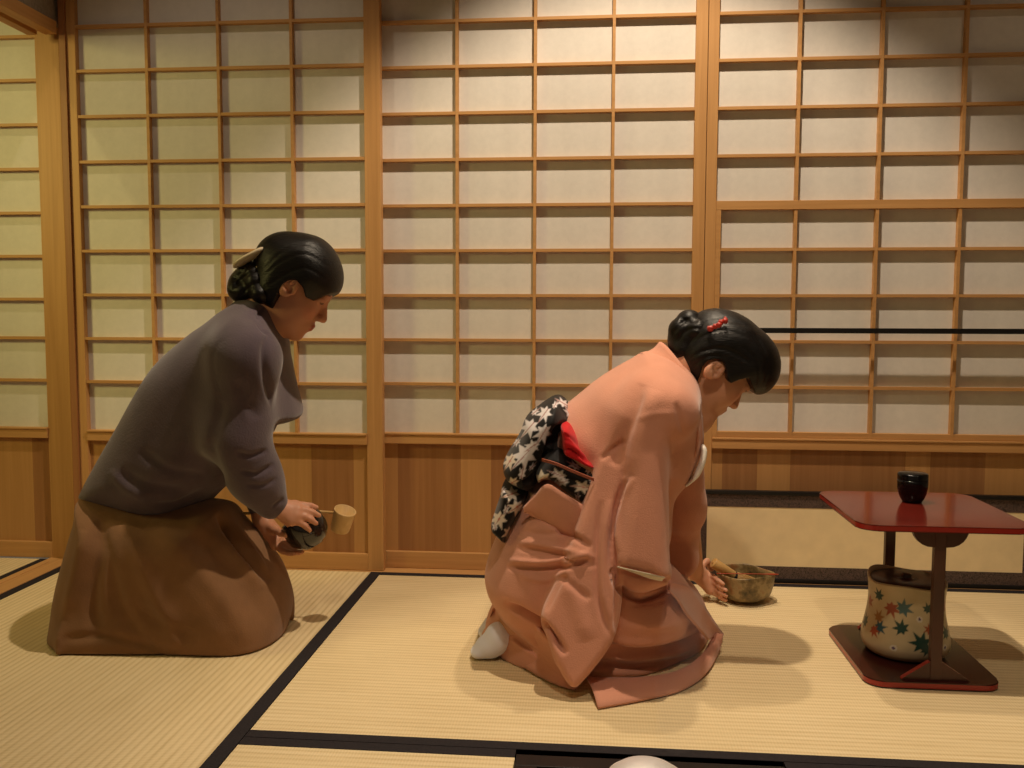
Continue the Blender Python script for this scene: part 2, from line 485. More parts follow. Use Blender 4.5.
def shoji(name, Y, x0, x1, ls, rs, munt, planks, mid=None, rows=ROWS):
    """x0,x1 outer edges; ls,rs stile widths; munt = x of the upright bars"""
    e = empty(name, (0.5 * (x0 + x1), Y, 0), kind='structure')
    zt = Z_TOP + 0.04
    for a, b in ((x0, x0 + ls), (x1 - rs, x1)):
        boxes('stile', [(a, b, Y - TH, Y + TH, 0.0015, zt)], WOOD_Z, e, 0.0015)
    xi0, xi1 = x0 + ls, x1 - rs
    boxes('top_rail', [(xi0, xi1, Y - TH + .001, Y + TH - .001, Z_TOP, zt)], WOOD_X, e, 0.001)
    boxes('middle_rail', [(xi0, xi1, Y - TH - 0.004, Y + TH, Z_RAIL0, Z_RAIL1 - 0.005), (xi0, xi1, Y - TH - 0.007, Y + TH, Z_RAIL1 - 0.005, Z_RAIL1)], WOOD_X, e, 0.0012)
    boxes('bottom_rail', [(xi0, xi1, Y - TH, Y + TH, 0.0015, Z_BOT)], WOOD_X, e, 0.0015)
    L = []
    yk0, yk1 = Y - TH + 0.001, Y + 0.004
    for z in rows: L.append((xi0, xi1, yk0 + .0006, yk1, z - KW, z + KW))
    if mid is None:
        for x in munt: L.append((x - KW, x + KW, yk0, yk1, Z_RAIL1, Z_TOP))
    else:
        for x in munt:
            L.append((x - KW, x + KW, yk0, yk1, Z_RAIL1, mid[0])); L.append((x - KW, x + KW, yk0, yk1, mid[1], Z_TOP))
    boxes('lattice', L, WOOD_X, e)
    if mid is not None:
        boxes('sash_frame', [(xi0, xi1, Y - TH - .001, Y + TH, mid[0], mid[1]), (xi0, xi0 + 0.013, Y - TH - .0005, Y + TH, Z_RAIL1, mid[0]), (xi0 + 0.013, xi1, Y - TH + .002, Y + TH, Z_RAIL1, Z_RAIL1 + 0.016)], WOOD_X, e, 0.001)
    boxes('paper', [(xi0 - .002, xi1 + .002, Y + 0.0041, Y + 0.0056, Z_RAIL1 - .002, Z_TOP + .002)], PAPER, e)
    bm = bmesh.new(); c = [xi0 - .002] + [q for q, _ in planks][1:] + [xi1 + .002]
    for i in range(len(planks)):
        box(bm, c[i], c[i + 1], Y - 0.001, Y + 0.006, Z_BOT - .002, Z_RAIL0 + .002, mi=planks[i][1])
    bm_obj('kick_board', bm, [KICK_L, KICK_D], e)
    return e

# back wall: four sliding shoji
X1L = px_x(70.0, 150, YF - TH)
sh1r = px_x(382, 200, YF)
def xs(l, Y, y=200): return [px_x(q, y, Y) for q in l]
shoji('door_1', YF, X1L, sh1r, px_x(78.5, 150, YF - TH) - X1L, px_x(382, 200, YF) - px_x(366, 200, YF), xs([152, 222.5, 294.5], YF),
      [(0, 0)] + list(zip(xs([118, 190, 312, 354], YF, 490), (1, 0, 1, 0))))
x2r = px_x(704.6, 200, 0)
shoji('door_2', 0.0, sh1r - 0.052, x2r, 0.045, x2r - px_x(692.8, 200, 0), xs([457.7, 535, 612.3], 0),
      [(0, 0)] + list(zip(xs([398, 461, 491, 560, 600, 660], 0, 490), (1, 0, 1, 0, 1, 0))))
x3l = px_x(705.2, 200, 0)
shoji('door_3', 0.0, x3l, 1.203, px_x(715.8, 200, 0) - x3l, 0.04, xs([795.3, 876.5, 959.2], 0),
      [(0, 0)] + list(zip(xs([722, 757, 790, 905, 930, 985], 0, 470), (1, 0, 1, 0, 1, 0))),
      mid=(px_z(870, 209.3, 0), px_z(870, 200.3, 0)), rows=[z for z in ROWS if abs(z - 1.005) > .02])
# the panel of the adjoining room, seen through the opening on the left
x4r = px_x(62.3, 150, -TH)
shoji('door_4', 0.0, x4r - 0.92, x4r, 0.045, x4r - px_x(38.2, 150, -TH), [x4r - 0.28, x4r - 0.49, x4r - 0.70],
      [(0, 1), (x4r - .75, 0), (x4r - .62, 1), (x4r - .40, 0), (x4r - .13, 1)], rows=[z - 0.011 if z > .7 else z for z in ROWS])
SX0, SX1 = X1L - 0.004, 1.30
def trim(n, L, m, bev=0.0015):
    return tag(boxes('trim_%d' % n, L, m, None, bev), kind='structure')
trim(1, [(SX0, SX1, -0.056, 0.03, -0.04, 0.001)], WOOD_X)                                     # sill under the panels
trim(2, [(SX0, SX1, -0.06, 0.03, Z_TOP + 0.041, Z_TOP + 0.10)], WOOD_X)                        # head track
# left side of the room: post, lintel, threshold, plaster above
XW = px_x(62.3, 150, -0.055); XWb = XW - 0.085
trim(3, [(XW, X1L - 0.0008, -0.055, -0.0142, -0.04, 2.1), (x4r + 0.0005, X1L - 0.0008, -0.0142, 0.02, -0.04, 2.1)], wood('shade_toned_post', (0.30, 0.125, 0.045), (0.38, 0.17, 0.065), 'z'), 0.0)  # the post's unlit look is put into a darker, redder wood colour
zl = 1.468
trim(4, [(XWb, XWb + 0.028, -3.4, -0.062, zl, zl + 0.034), (XWb + 0.028, XWb + 0.05, -3.4, -0.062, zl + 0.014, zl + 0.034), (XWb + 0.05, XW, -3.4, -0.062, zl, zl + 0.034)], WOOD_Y, 0.001)
xt0, xt1 = -1.566, -1.487
trim(5, [(xt0, xt1, -3.4, -0.01, -0.04, 0.003), (xt0 + .022, xt0 + 0.026, -3.4, -0.06, 0.0, 0.0048)], WOOD_Y, 0.001)
tag(boxes('wall_left', [(XWb + 0.012, XW - 0.010, -3.4, 0.02, zl + 0.034, 2.42)], PLASTER), kind='structure')
tag(boxes('wall_back', [(-2.9, SX0, 0.016, 0.06, Z_TOP + .10, 2.42), (SX0, SX1, 0.0, 0.05, Z_TOP + 0.10, 2.42), (SX1, 1.9, 0.0, 0.05, -.05, 2.42)], PLASTER), kind='structure')
tag(boxes('wall_right', [(1.86, 1.91, -3.4, 0.0, -0.05, 2.42)], DARKWALL), kind='structure')
tag(boxes('wall_far_left', [(-2.95, -2.9, -3.4, 0.06, -0.05, 2.42)], DARKWALL), kind='structure')
tag(boxes('ceiling', [(-2.9, 1.91, -3.4, 0.06, 2.42, 2.46)], CEIL), kind='structure')
tag(boxes('floor', [(-2.9, 1.91, -3.4, -0.0, -0.62, -0.042)], plain('floor_boards', (0.08, 0.05, 0.03), 0.8), None), kind='structure')
# tatami
def tatami(x0, x1, y0, y1, along, label, hb=0.033, sides=(1, 1), cut=None):
    e = empty('tatami_mat', (0.5 * (x0 + x1), 0.5 * (y0 + y1), -0.04), label, 'tatami mat')
    g = 0.0008
    boxes('rush_surface', [(x0 + g, x1 - g, y0 + g, y1 - g, -0.0415, 0.0)], TAT_X if along == 'x' else TAT_Y, e)
    for k, s in enumerate(sides):
        if not s: continue
        if along == 'x':
            a, b = ((y1 - hb, y1 - g) if k == 0 else (y0 + g, y0 + hb)); L = (x0 + g, x1 - g, a, b, -0.04, 0.0011)
        else:
            a, b = ((x1 - hb, x1 - g) if k == 0 else (x0 + g, x0 + hb)); L = (a, b, y0 + g, y1 - g, -0.04, 0.0011)
        boxes('cloth_border', [L], HERI, e, 0.0004)
    return e
XB = -0.5765; YB = -1.0365
tatami(xt1, XB, -1.86, -0.057, 'y', 'straw tatami mat under the kneeling person in the brown skirt, ribs running away', sides=(1, 1), hb=0.029)
tatami(XB, 1.24, YB, -0.057, 'x', 'long straw tatami mat along the shoji, under the salmon kimono', hb=0.026)
YH = -1.0655       # front edge of that mat's border meets the next mat
RX0, RX1 = -0.118, 0.306
tatami(XB, RX0, -1.95, YB, 'x', 'straw tatami mat in the foreground, left of the sunken hearth', hb=0.026, sides=(1, 1))
tatami(RX1, 1.24, -1.95, YB, 'x', 'straw tatami mat in the foreground corner, right of the sunken hearth', hb=0.026, sides=(1, 1))
tatami(xt0 - 0.92, xt0, -1.86, -0.02, 'y', 'straw tatami mat in the adjoining room, just beyond the threshold', hb=0.026)
# ------------------------------------------------------------------ things in the room
def star(cx, cy, r, n=7, rot=0.0, inner=0.42, asp=1.0, ang=0.0):
    """maple-leaf outline: n pointed lobes, the lower one shorter"""
    pts = []
    for i in range(2 * n):
        a = rot + PI * i / n
        rr = r * (1.0 if i % 2 == 0 else inner)
        if i % 2 == 0: rr *= (1.0, 0.92, 0.8, 0.62, 0.62, 0.8, 0.92)[(i // 2) % 7] if n == 7 else 1.0
        x, y = rr * math.cos(a), rr * math.sin(a) * asp
        pts.append((cx + x * math.cos(ang) - y * math.sin(ang), cy + x * math.sin(ang) + y * math.cos(ang)))
    return pts

# --- low screen standing against the shoji
SY = -0.047
sx0, sx1 = px_x(691, 540, SY - .006), px_x(691, 540, SY - .006) + 0.89
sz1 = px_z(760, 491, SY - .006)
scr = empty('low_screen', ((sx0 + sx1) / 2, SY, 0.0), 'low gold paper screen in a black frame with brocade border, standing against the shoji', 'screen')
fw = 0.011
for (a, b, c, d) in ((sx0, sx0 + fw, 0.0012, sz1), (sx1 - fw, sx1, 0.0012, sz1)):
    boxes('frame_stile', [(a, b, SY - .0085, SY + .0085, c, d)], BLACK_SATIN, scr, 0.002)
for (c, d) in ((0.0012, 0.0012 + fw), (sz1 - fw, sz1)):
    boxes('frame_rail', [(sx0 + fw, sx1 - fw, SY - .0085, SY + .0085, c, d)], BLACK_SATIN, scr, 0.002)
BROC, nt, b_ = mat('brown_brocade')
v = coords(nt, (1, 1, 1))
vo = nd(nt, 'ShaderNodeTexVoronoi', Scale=170.0, _feature='SMOOTH_F1'); nt.links.new(v, vo.inputs['Vector'])
ns = nd(nt, 'ShaderNodeTexNoise', Scale=130.0, Detail=3.0, Distortion=2.5); nt.links.new(v, ns.inputs['Vector'])
nt.links.new(ramp(nt, ns.outputs['Fac'], [(0.42, (0.030, 0.020, 0.018)), (0.55, (0.135, 0.085, 0.070)), (0.66, (0.05, 0.032, 0.028))]), b_.inputs['Base Color'])
b_.inputs['Roughness'].default_value = 0.6
bw, bh = 0.030, 0.033
ix0, ix1, iz0, iz1 = sx0 + fw, sx1 - fw, 0.0012 + fw, sz1 - fw
boxes('brocade_border', [(ix0, ix1, SY - .004, SY + .003, iz0, iz0 + bh), (ix0, ix1, SY - .004, SY + .003, iz1 - bh, iz1), (ix0, ix0 + bw, SY - .004, SY + .003, iz0 + bh, iz1 - bh), (ix1 - bw, ix1, SY - .004, SY + .003, iz0 + bh, iz1 - bh)], BROC, scr)
GOLDP = plain('dull_gold_paper', (0.84, 0.68, 0.41), 0.6, 0.3, noise=0.05, nscale=25)
boxes('gold_paper', [(ix0 + bw, ix1 - bw, SY - .003, SY + .002, iz0 + bh, iz1 - bh)], GOLDP, scr)

# --- black bar across the right-hand shoji
bz = px_z(900, 331, -0.05)
bar = empty('wall_bar', (0.75, -0.05, bz), 'slim black lacquered bar running level across the right-hand shoji', 'bar')
boxes('bar', [(px_x(712, 331, -.05), 1.19, -0.0535, -0.0465, bz - 0.0068, bz + 0.0068)], BLACK_SATIN, bar, 0.001)
for x in (px_x(711.5, 331, -.05), 1.178):
    boxes('bracket', [(x - .006, x + 0.006, -0.0475, -0.0132, bz - 0.012, bz + 0.012)], BLACK_SATIN, bar, 0.001)

# --- red lacquered tea stand
RED = plain('red_lacquer', (0.125, 0.014, 0.009), 0.16, 0.4, noise=0.25, nscale=9, coat=0.15)
DARKRED = plain('dark_red_brown_lacquer', (0.050, 0.011, 0.008), 0.2, 0.4, noise=0.3, nscale=9)
REDE = plain('bright_red_lacquer_edge', (0.30, 0.018, 0.012), 0.25, 0.5)
BROWN_L = plain('brown_lacquer_post', (0.060, 0.020, 0.012), 0.3, 0.4, noise=0.2, nscale=14)
def rounded_plate(name, x0, x1, y0, y1, z0, z1, r, parent):
    bm = bmesh.new(); pts = []
    for cx, cy, a0 in ((x1 - r, y1 - r, 0), (x0 + r, y1 - r, 90), (x0 + r, y0 + r, 180), (x1 - r, y0 + r, 270)):
        for k in range(9):
            a = math.radians(a0 + 90 * k / 8); pts.append((cx + r * math.cos(a), cy + r * math.sin(a)))
    lo = [bm.verts.new((x, y, z0)) for x, y in pts]; hi = [bm.verts.new((x, y, z1)) for x, y in pts]
    f0 = bm.faces.new(lo[::-1]); f1 = bm.faces.new(hi)
    n = len(pts); side = [bm.faces.new((lo[i], lo[(i + 1) % n], hi[(i + 1) % n], hi[i])) for i in range(n)]
    for f in side: f.material_index = 1
    bmesh.ops.bevel(bm, geom=list(f1.edges) + list(f0.edges), offset=0.002, segments=2, affect='EDGES')
    return bm_obj(name, bm, [RED if name == 'top_board' else DARKRED, REDE], parent)
ty0, ty1 = -0.742, -0.405
tx0, tx1 = 0.500, 0.820
bx0, bx1, by0, by1 = 0.527, 0.777, -0.728, -0.412
tcx = 0.655
stand = empty('tea_stand', (tcx, -0.57, 0.0), 'two-tier red lacquered tea stand with two posts beside the kneeling kimono', 'tea stand')
ztop = 0.318
rounded_plate('top_board', tx0, tx1, ty0, ty1, ztop - 0.012, ztop, 0.035, stand)
rounded_plate('base_board', bx0, bx1, by0, by1, 0.0012, 0.0145, 0.035, stand)
def post(y):
    p = boxes('post', [(tcx - 0.0105, tcx + 0.0105, y - 0.008, y + 0.008, 0.0145, ztop - 0.012)], BROWN_L, stand, 0.002)
    for up in (1, 0):
        bm = bmesh.new()
        w, h = (0.051, 0.034) if up else (0.062, 0.036)
        zt = ztop - 0.0121 if up else 0.0146
        sgn = -1 if up else 1
        prof = [(w, 0)]
        if up:
            for k in range(1, 7): a = math.radians(15 * k); prof.append((0.010 + (w - 0.010) * math.cos(a) ** 0.8, h * math.sin(a) ** 1.2))
        else: prof += [(w * .97, .003), (0.014, h * 0.96), (0.010, h)]
        P_ = [(x, z) for x, z in prof] + [(-x, z) for x, z in prof[::-1]]
        A = [bm.verts.new((tcx + x, y - 0.006, zt + sgn * z)) for x, z in P_]; B = [bm.verts.new((tcx + x, y + 0.006, zt + sgn * z)) for x, z in P_]
        bm.faces.new(A); bm.faces.new(B[::-1]); n = len(A)
        for i in range(n):
            f = bm.faces.new((A[i], A[(i + 1) % n], B[(i + 1) % n], B[i]))
            if not up: f.material_index = 1
        bm_obj('bracket', bm, [BROWN_L, REDE], stand)
post(by0 + 0.018); post(by1 - 0.018)

# --- black tea caddy on the stand
cx, cy = float(P(912, 500, -0.515)[0]), -0.515
nz = ztop + 0.0005
cad = empty('tea_caddy', (cx, cy, nz), 'small glossy black lacquered tea caddy standing on the red top board', 'tea caddy')
bm = bmesh.new(); lathe(bm, [(0, 0), (0.0185, 0), (0.0195, 0.0015), (0.0235, 0.008), (0.0275, 0.018), (0.0298, 0.030), (0.0305, 0.042), (0.0305, 0.0478), (0.0296, 0.0478), (0, 0.0475)], 48, (cx, cy, nz))
bm_obj('body', bm, BLACK_LAC, cad, True)
bm = bmesh.new(); lathe(bm, [(0, 0.048), (0.0304, 0.048), (0.0304, 0.0484), (0.0302, 0.058), (0.0293, 0.0605), (0.026, 0.0620), (0, 0.0632)], 48, (cx, cy, nz))
bm_obj('lid', bm, BLACK_LAC, cad, True)

# --- cream water jar with maple leaves, on the base board
JX, JY, JZ = float(P(904, 640, -0.565)[0]), -0.565, 0.0150
jar = empty('water_jar', (JX, JY, JZ), 'cream ceramic water jar painted with maple leaves, inside the red stand', 'jar')
prof = np.array([(0.055, 0.0), (0.068, 0.002), (0.079, 0.010), (0.0845, 0.024), (0.0835, 0.042), (0.0795, 0.062), (0.0755, 0.085), (0.0735, 0.108), (0.0745, 0.130), (0.0765, 0.148), (0.0770, 0.153), (0.0750, 0.156), (0.0715, 0.1545), (0.0695, 0.150), (0.0685, 0.143)])
pc = smooth_curve(prof, 12); nseg = 300
ring = np.linspace(0, 2 * PI, nseg, endpoint=False)
hh = pc[:, 1]
warp = 1 + 0.022 * np.cos(3 * ring[None, :] + 0.5) + 0.018 * np.cos(2 * ring[None, :] + 1.0 + 14 * hh[:, None])
rr = pc[:, :1] * warp
tiltz = 0.004 * np.clip(hh / 0.15, 0, 1)[:, None] * np.cos(ring[None, :] - 2.2) + 0.004 * np.clip(hh / 0.15, 0, 1)[:, None] ** 3 * np.cos(3 * ring[None, :] - .6)
V = np.stack([JX + rr * np.cos(ring), JY + rr * np.sin(ring), JZ + hh[:, None] + tiltz], 2)
m_, n_ = len(pc), nseg
idx = np.arange(m_ * n_).reshape(m_, n_)
F = np.stack([idx[:-1], np.roll(idx, -1, 1)[:-1], np.roll(idx, -1, 1)[1:], idx[1:]], 2).reshape(-1, 4)
V = V.reshape(-1, 3)
ang = np.tile(ring, m_); hz = np.repeat(hh, n_)
u = ((ang + PI / 2 + 0.32 + PI) % (2 * PI) - PI) * 0.078     # arc length from the side facing the room
colr = np.tile(np.array([0.50, 0.40, 0.235]), (len(V), 1))
mott = 0.5 + 0.5 * np.sin(u * 90 + 3 * np.sin(hz * 80)) * np.sin(hz * 110 + 2 * np.sin(u * 60))
colr *= (0.92 + 0.10 * mott)[:, None]
colr = np.where((hz < 0.012)[:, None], colr * np.array([0.62, 0.52, 0.48]), colr)      # bare clay foot
pk = np.exp(-((hz - 0.02) / 0.012) ** 2)[:, None] * 0.35
colr = colr * (1 - pk) + pk * np.array([0.42, 0.30, 0.24])
GRN, BLU, RDD, OCH, TEAL = (0.010, 0.045, 0.035), (0.045, 0.11, 0.12), (0.30, 0.062, 0.025), (0.30, 0.15, 0.05), (0.02, 0.075, 0.10)
# leaves: (u, height, radius, rotation, colour), read off the photograph
LV = [(-0.058, 0.128, .0155, 2.0, GRN), (-0.028, 0.108, .018, -1.2, RDD), (-0.004, 0.112, .0185, 0.6, BLU), (-0.056, 0.083, .015, 1.2, OCH), (-0.050, 0.064, .0155, 0.3, TEAL),
      (-0.062, 0.054, .014, -0.8, RDD), (-0.006, 0.073, .017, 2.4, GRN), (0.031, 0.047, .0225, 2.2, GRN), (0.040, 0.034, .014, -1.0, GRN), (0.045, 0.116, .014, 1.0, GRN), (0.048, 0.074, .012, 2.6, RDD),
      (0.080, 0.092, .016, 0.2, TEAL), (0.095, 0.06, .017, 1.9, GRN), (0.108, 0.112, .017, 2.9, RDD), (0.13, 0.075, .018, 0.9, BLU), (0.16, 0.11, .017, 2.1, GRN), (0.175, 0.052, .018, -0.5, RDD), (0.205, 0.085, .018, 1.4, TEAL), (-0.095, 0.105, .016, .4, RDD), (-0.1, 0.06, .017, 2.8, GRN)]
for (a, h, r, ro, c) in LV:
    d = np.hypot(u - a, hz - h); k = d < r * 1.4
    if k.any():
        s = seg2d(u[k].astype(np.float32), hz[k].astype(np.float32), star(a, h, r * 1.25, 7, ro, 0.40))
        al = np.clip(0.5 - s / 0.0012, 0, 1)[:, None]
        colr[k] = colr[k] * (1 - al) + np.array(c) * al
for (a, h) in ((-0.018, 0.032), (0.028, 0.094), (0.083, 0.034)):
    d = np.hypot(u - a, hz - h)
    colr = np.where((d < .0065)[:, None], np.array([0.58, 0.52, 0.42]), colr); colr = np.where((d < .003)[:, None], np.array([0.09, 0.05, 0.12]), colr)
JARM, nt, b_ = mat('painted_cream_glaze')
at = nd(nt, 'ShaderNodeAttribute', _attribute_name='Col'); nt.links.new(at.outputs['Color'], b_.inputs['Base Color'])
b_.inputs['Roughness'].default_value = 0.35; b_.inputs['Specular IOR Level'].default_value = 0.4
make('body', V, F, JARM, jar, colr)
LIDM = plain('dark_brown_lid_lacquer', (0.060, 0.030, 0.018), 0.28, 0.5, noise=0.3, nscale=30)
bm = bmesh.new(); lathe(bm, [(0, 0.140), (0.066, 0.140), (0.0685, 0.1505), (0.069, 0.1545), (0.066, 0.156), (0.03, 0.1555), (0.012, 0.1545), (0.010, 0.158), (0.011, 0.1625), (0.006, 0.1655), (0, 0.1660)], 64, (JX, JY, JZ))
bm_obj('lid', bm, LIDM, jar, True)

# --- tea bowl, whisk and scoop
BX, BY = float(G(746.5, 604)[0]), float(G(748, 604)[1]) + 0.030
bowl = empty('tea_bowl', (BX, BY, 0), 'brown and moss green stoneware tea bowl standing on the mat', 'bowl')
BS = 1.09
pr_o = [(0.026, 0.0), (0.031, 0.0), (0.0315, 0.005), (0.046, 0.009), (0.0560, 0.020), (0.0600, 0.037), (0.0620, 0.054), (0.0635, 0.067)]
pr_i = [(0.0625, 0.0715), (0.0598, 0.069), (0.0575, 0.052), (0.0535, 0.032), (0.044, 0.019), (0.02, 0.0135), (0.0001, 0.013)]
pc = smooth_curve(np.array([(0.0001, 0.004), (0.024, 0.004)] + pr_o + pr_i), 6); nseg = 120
ring = np.linspace(0, 2 * PI, nseg, endpoint=False); hh = pc[:, 1]
sq = 1 + 0.030 * np.cos(4 * ring + 0.7)[None, :] * np.clip(hh / 0.05, 0, 1)[:, None] + 0.02 * np.cos(3 * ring)[None, :] * np.clip(hh / 0.05, 0, 1)[:, None]
zz = hh[:, None] + (0.0022 * np.cos(2 * ring + 2.2) + 0.0008 * np.cos(5 * ring))[None, :] * np.clip((hh - 0.03) / 0.04, 0, 1)[:, None]
rr = pc[:, :1] * sq * BS
V = np.stack([BX + rr * np.cos(ring), BY + rr * np.sin(ring), 0.0014 + zz], 2).reshape(-1, 3)
m_ = len(pc); idx = np.arange(m_ * nseg).reshape(m_, nseg)
F = np.stack([idx[:-1], np.roll(idx, -1, 1)[:-1], np.roll(idx, -1, 1)[1:], idx[1:]], 2).reshape(-1, 4)
BOWLM, nt, b_ = mat('brown_green_stoneware')
v = coords(nt, (1, 1, 1)); n1 = nd(nt, 'ShaderNodeTexNoise', Scale=22.0, Detail=5.0, Roughness=0.65); nt.links.new(v, n1.inputs['Vector'])
nt.links.new(ramp(nt, n1.outputs['Fac'], [(0.33, (0.06, 0.048, 0.022)), (0.45, (0.20, 0.135, 0.055)), (0.54, (0.36, 0.27, 0.13)), (0.66, (0.30, 0.135, 0.050))]), b_.inputs['Base Color'])
b_.inputs['Roughness'].default_value = 0.38
bump(nt, b_, n1.outputs['Fac'], 0.25, 0.003)
make('body', V, F, BOWLM, bowl)
bm = bmesh.new(); lathe(bm, [(0, 0.024), (0.02, 0.0242), (0.0478 * BS, 0.0235)], 48, (BX, BY, 0))
bm_obj('tea', bm, plain('green_tea', (0.30, 0.27, 0.09), 0.3), bowl, True)
BAMB = wood('pale_bamboo', (0.47, 0.27, 0.085), (0.60, 0.37, 0.14), 'x', 0.4)
# whisk: handle end at (712,558), tines down in the bowl
wa = P(713.0, 562.5, BY - 0.022); wb = P(733, 576, BY - 0.012); wc = P(757, 587.5, BY + 0.0)
whisk = empty('tea_whisk', tuple(wc), 'bamboo tea whisk leaning in the tea bowl, handle towards the hand', 'whisk')
bm = bmesh.new()
ax_ = (wb - wa); L_ = np.linalg.norm(ax_)
tube(bm, [wa, wa + ax_ * 0.03, wa + ax_ * 0.5, wa + ax_ * 0.97, wb], [0.0115, 0.0135, 0.0130, 0.0135, 0.0132], 20)
tube(bm, [wa - ax_ * 0.004, wa + ax_ * 0.01], [0.005, 0.005], 12)
bm_obj('handle', bm, BAMB, whisk, True)
bm = bmesh.new(); tube(bm, [wb - ax_ * .02, wb + ax_ * 0.05, wb + ax_ * .1], [0.0136, 0.0139, 0.0136], 20)
bm_obj('binding_thread', bm, plain('black_thread', (0.01, 0.008, 0.008), 0.8), whisk, True)
bm = bmesh.new()
d_ = Vector(wc - wb); dn = d_.normalized(); t1 = dn.orthogonal().normalized(); t2 = dn.cross(t1)
for i in range(44):
    a = 2 * PI * i / 44; o1 = t1 * math.cos(a) + t2 * math.sin(a)
    for ring_r, w1 in ((0.0125, 0.0240), (0.006, 0.008)):
        if ring_r < .008 and i % 2: continue
        p0 = Vector(wb) + dn * 0.004 + o1 * ring_r; p1 = Vector(wb) + d_ * 0.55 + o1 * w1 * 0.72; p2 = Vector(wb) + d_ * 0.92 + o1 * w1 * 0.80; p3 = Vector(wb) + d_ + o1 * w1 * 0.62
        tube(bm, [p0, p1, p2, p3], [0.0008, 0.0006, 0.0005, 0.0004], 5)
tn = bm_obj('tines', bm, BAMB, whisk, True); tn['kind'] = 'stuff'
# scoop lying across the rim
sa, sb = P(716.5, 576.6, BY - 0.040), P(778.5, 577.6, BY - 0.032)
sa[2] = sb[2] = 0.0772
scoop = empty('tea_scoop', tuple((sa + sb) / 2), 'thin reddish tea scoop laid across the rim of the tea bowl', 'tea scoop')
bm = bmesh.new(); pts = [sa + (sb - sa) * t for t in np.linspace(0, 1, 14)]
tube(bm, pts, [0.0020] * 11 + [0.003, 0.0036, 0.002], 10, flat=((0, 0, 1), 0.55))
bm_obj('handle', bm, plain('red_brown_bamboo', (0.36, 0.045, 0.015), 0.35), scoop, True)

# --- sunken hearth and kettle in the foreground
hcx, hcy = (RX0 + RX1) / 2, YH + 0.0 - (RX1 - RX0) / 2 + 0.010
hy1 = YH + 0.0135; hy0 = hy1 - (RX1 - RX0)
hearth = empty('sunken_hearth', (hcx, hcy, -0.03), 'sunken hearth with black lacquered rim in the foreground floor', 'hearth')
fwid = 0.036
boxes('hearth_frame', [(RX0 + .001, RX1 - .001, hy1 - fwid, hy1, -0.06, 0.0008), (RX0 + .001, RX1 - .001, hy0, hy0 + fwid, -0.06, 0.0008), (RX0 + .001, RX0 + fwid, hy0 + fwid, hy1 - fwid, -0.06, 0.0008), (RX1 - fwid, RX1 - .001, hy0 + fwid, hy1 - fwid, -0.06, 0.0008)], BLACK_SATIN, hearth, 0.001)
bm = bmesh.new()
box(bm, RX0 + fwid * .6, RX1 - fwid * .6, hy0 + fwid * .6, hy1 - fwid * .6, -0.42, -0.40)
for q in ((RX0 + .01, RX0 + fwid * .6, hy0 + .01, hy1 - .01), (RX1 - fwid * .6, RX1 - .01, hy0 + .01, hy1 - .01), (RX0 + fwid * .6, RX1 - fwid * .6, hy0 + .01, hy0 + fwid * .6), (RX0 + fwid * .6, RX1 - fwid * .6, hy1 - fwid * .6, hy1 - .01)):
    box(bm, *q, -0.42, -0.06)
bm_obj('hearth_wall', bm, plain('grey_clay', (0.16, 0.14, 0.12), 0.95, noise=0.2), hearth)
bm = bmesh.new()
for i in range(3):
    a = 2 * PI * i / 3 + .5
    box(bm, hcx + 0.075 * math.cos(a) - .008, hcx + .075 * math.cos(a) + .008, hcy + 0.075 * math.sin(a) - .008, hcy + .075 * math.sin(a) + .008, -0.401, -0.115)
bm_obj('trivet', bm, plain('dark_iron', (0.02, 0.018, 0.017), 0.7), hearth)
STEEL = plain('bright_hammered_metal', (0.93, 0.92, 0.92), 0.42, 0.5, metal=0.6, noise=0.04, bstr=0.35, nscale=45)
KX = float(G(640, 758, 0.06)[0])
KX, KY, KZ = 0.0765, hcy + 0.006, -0.087
ket = empty('kettle', (KX, KY, KZ), 'silvery domed kettle in the sunken hearth at the edge of the foreground', 'kettle')
bm = bmesh.new(); lathe(bm, [(0, 0), (0.06, 0.0), (0.10, 0.025), (0.118, 0.065), (0.112, 0.105), (0.090, 0.138), (0.068, 0.150), (0.060, 0.152), (0.058, 0.149)], 64, (KX, KY, KZ))
bm_obj('body', bm, STEEL, ket, True)
bm = bmesh.new(); lathe(bm, [(0.0585, 0.147), (0.0610, 0.153), (0.0590, 0.161), (0.052, 0.171), (0.040, 0.1795), (0.024, 0.185), (0.0, 0.187)], 64, (KX, KY, KZ))
KLID = bm_obj('lid', bm, STEEL, ket, True)
# ------------------------------------------------------------------ people: shared pieces
SKIN, nt, b_ = mat('skin')
at = nd(nt, 'ShaderNodeAttribute', _attribute_name='Col')
nt.links.new(at.outputs['Color'], b_.inputs['Base Color'])
b_.inputs['Roughness'].default_value = 0.5; b_.inputs['Specular IOR Level'].default_value = 0.35
b_.inputs['Subsurface Weight'].default_value = 0.12; b_.inputs['Subsurface Radius'].default_value = (0.012, 0.005, 0.003); b_.inputs['Subsurface Scale'].default_value = 0.6
HAIR, nt, b_ = mat('black_hair')
v = coords(nt, (60, 420, 420))
n1 = nd(nt, 'ShaderNodeTexNoise', Scale=1.0, Detail=4.0, Distortion=0.5); nt.links.new(v, n1.inputs['Vector'])
nt.links.new(ramp(nt, n1.outputs['Fac'], [(0.35, (0.0025, 0.002, 0.002)), (0.7, (0.008, 0.006, 0.005))]), b_.inputs['Base Color'])
b_.inputs['Roughness'].default_value = 0.40; b_.inputs['Specular IOR Level'].default_value = 0.28
bump(nt, b_, n1.outputs['Fac'], 0.45, 0.002)

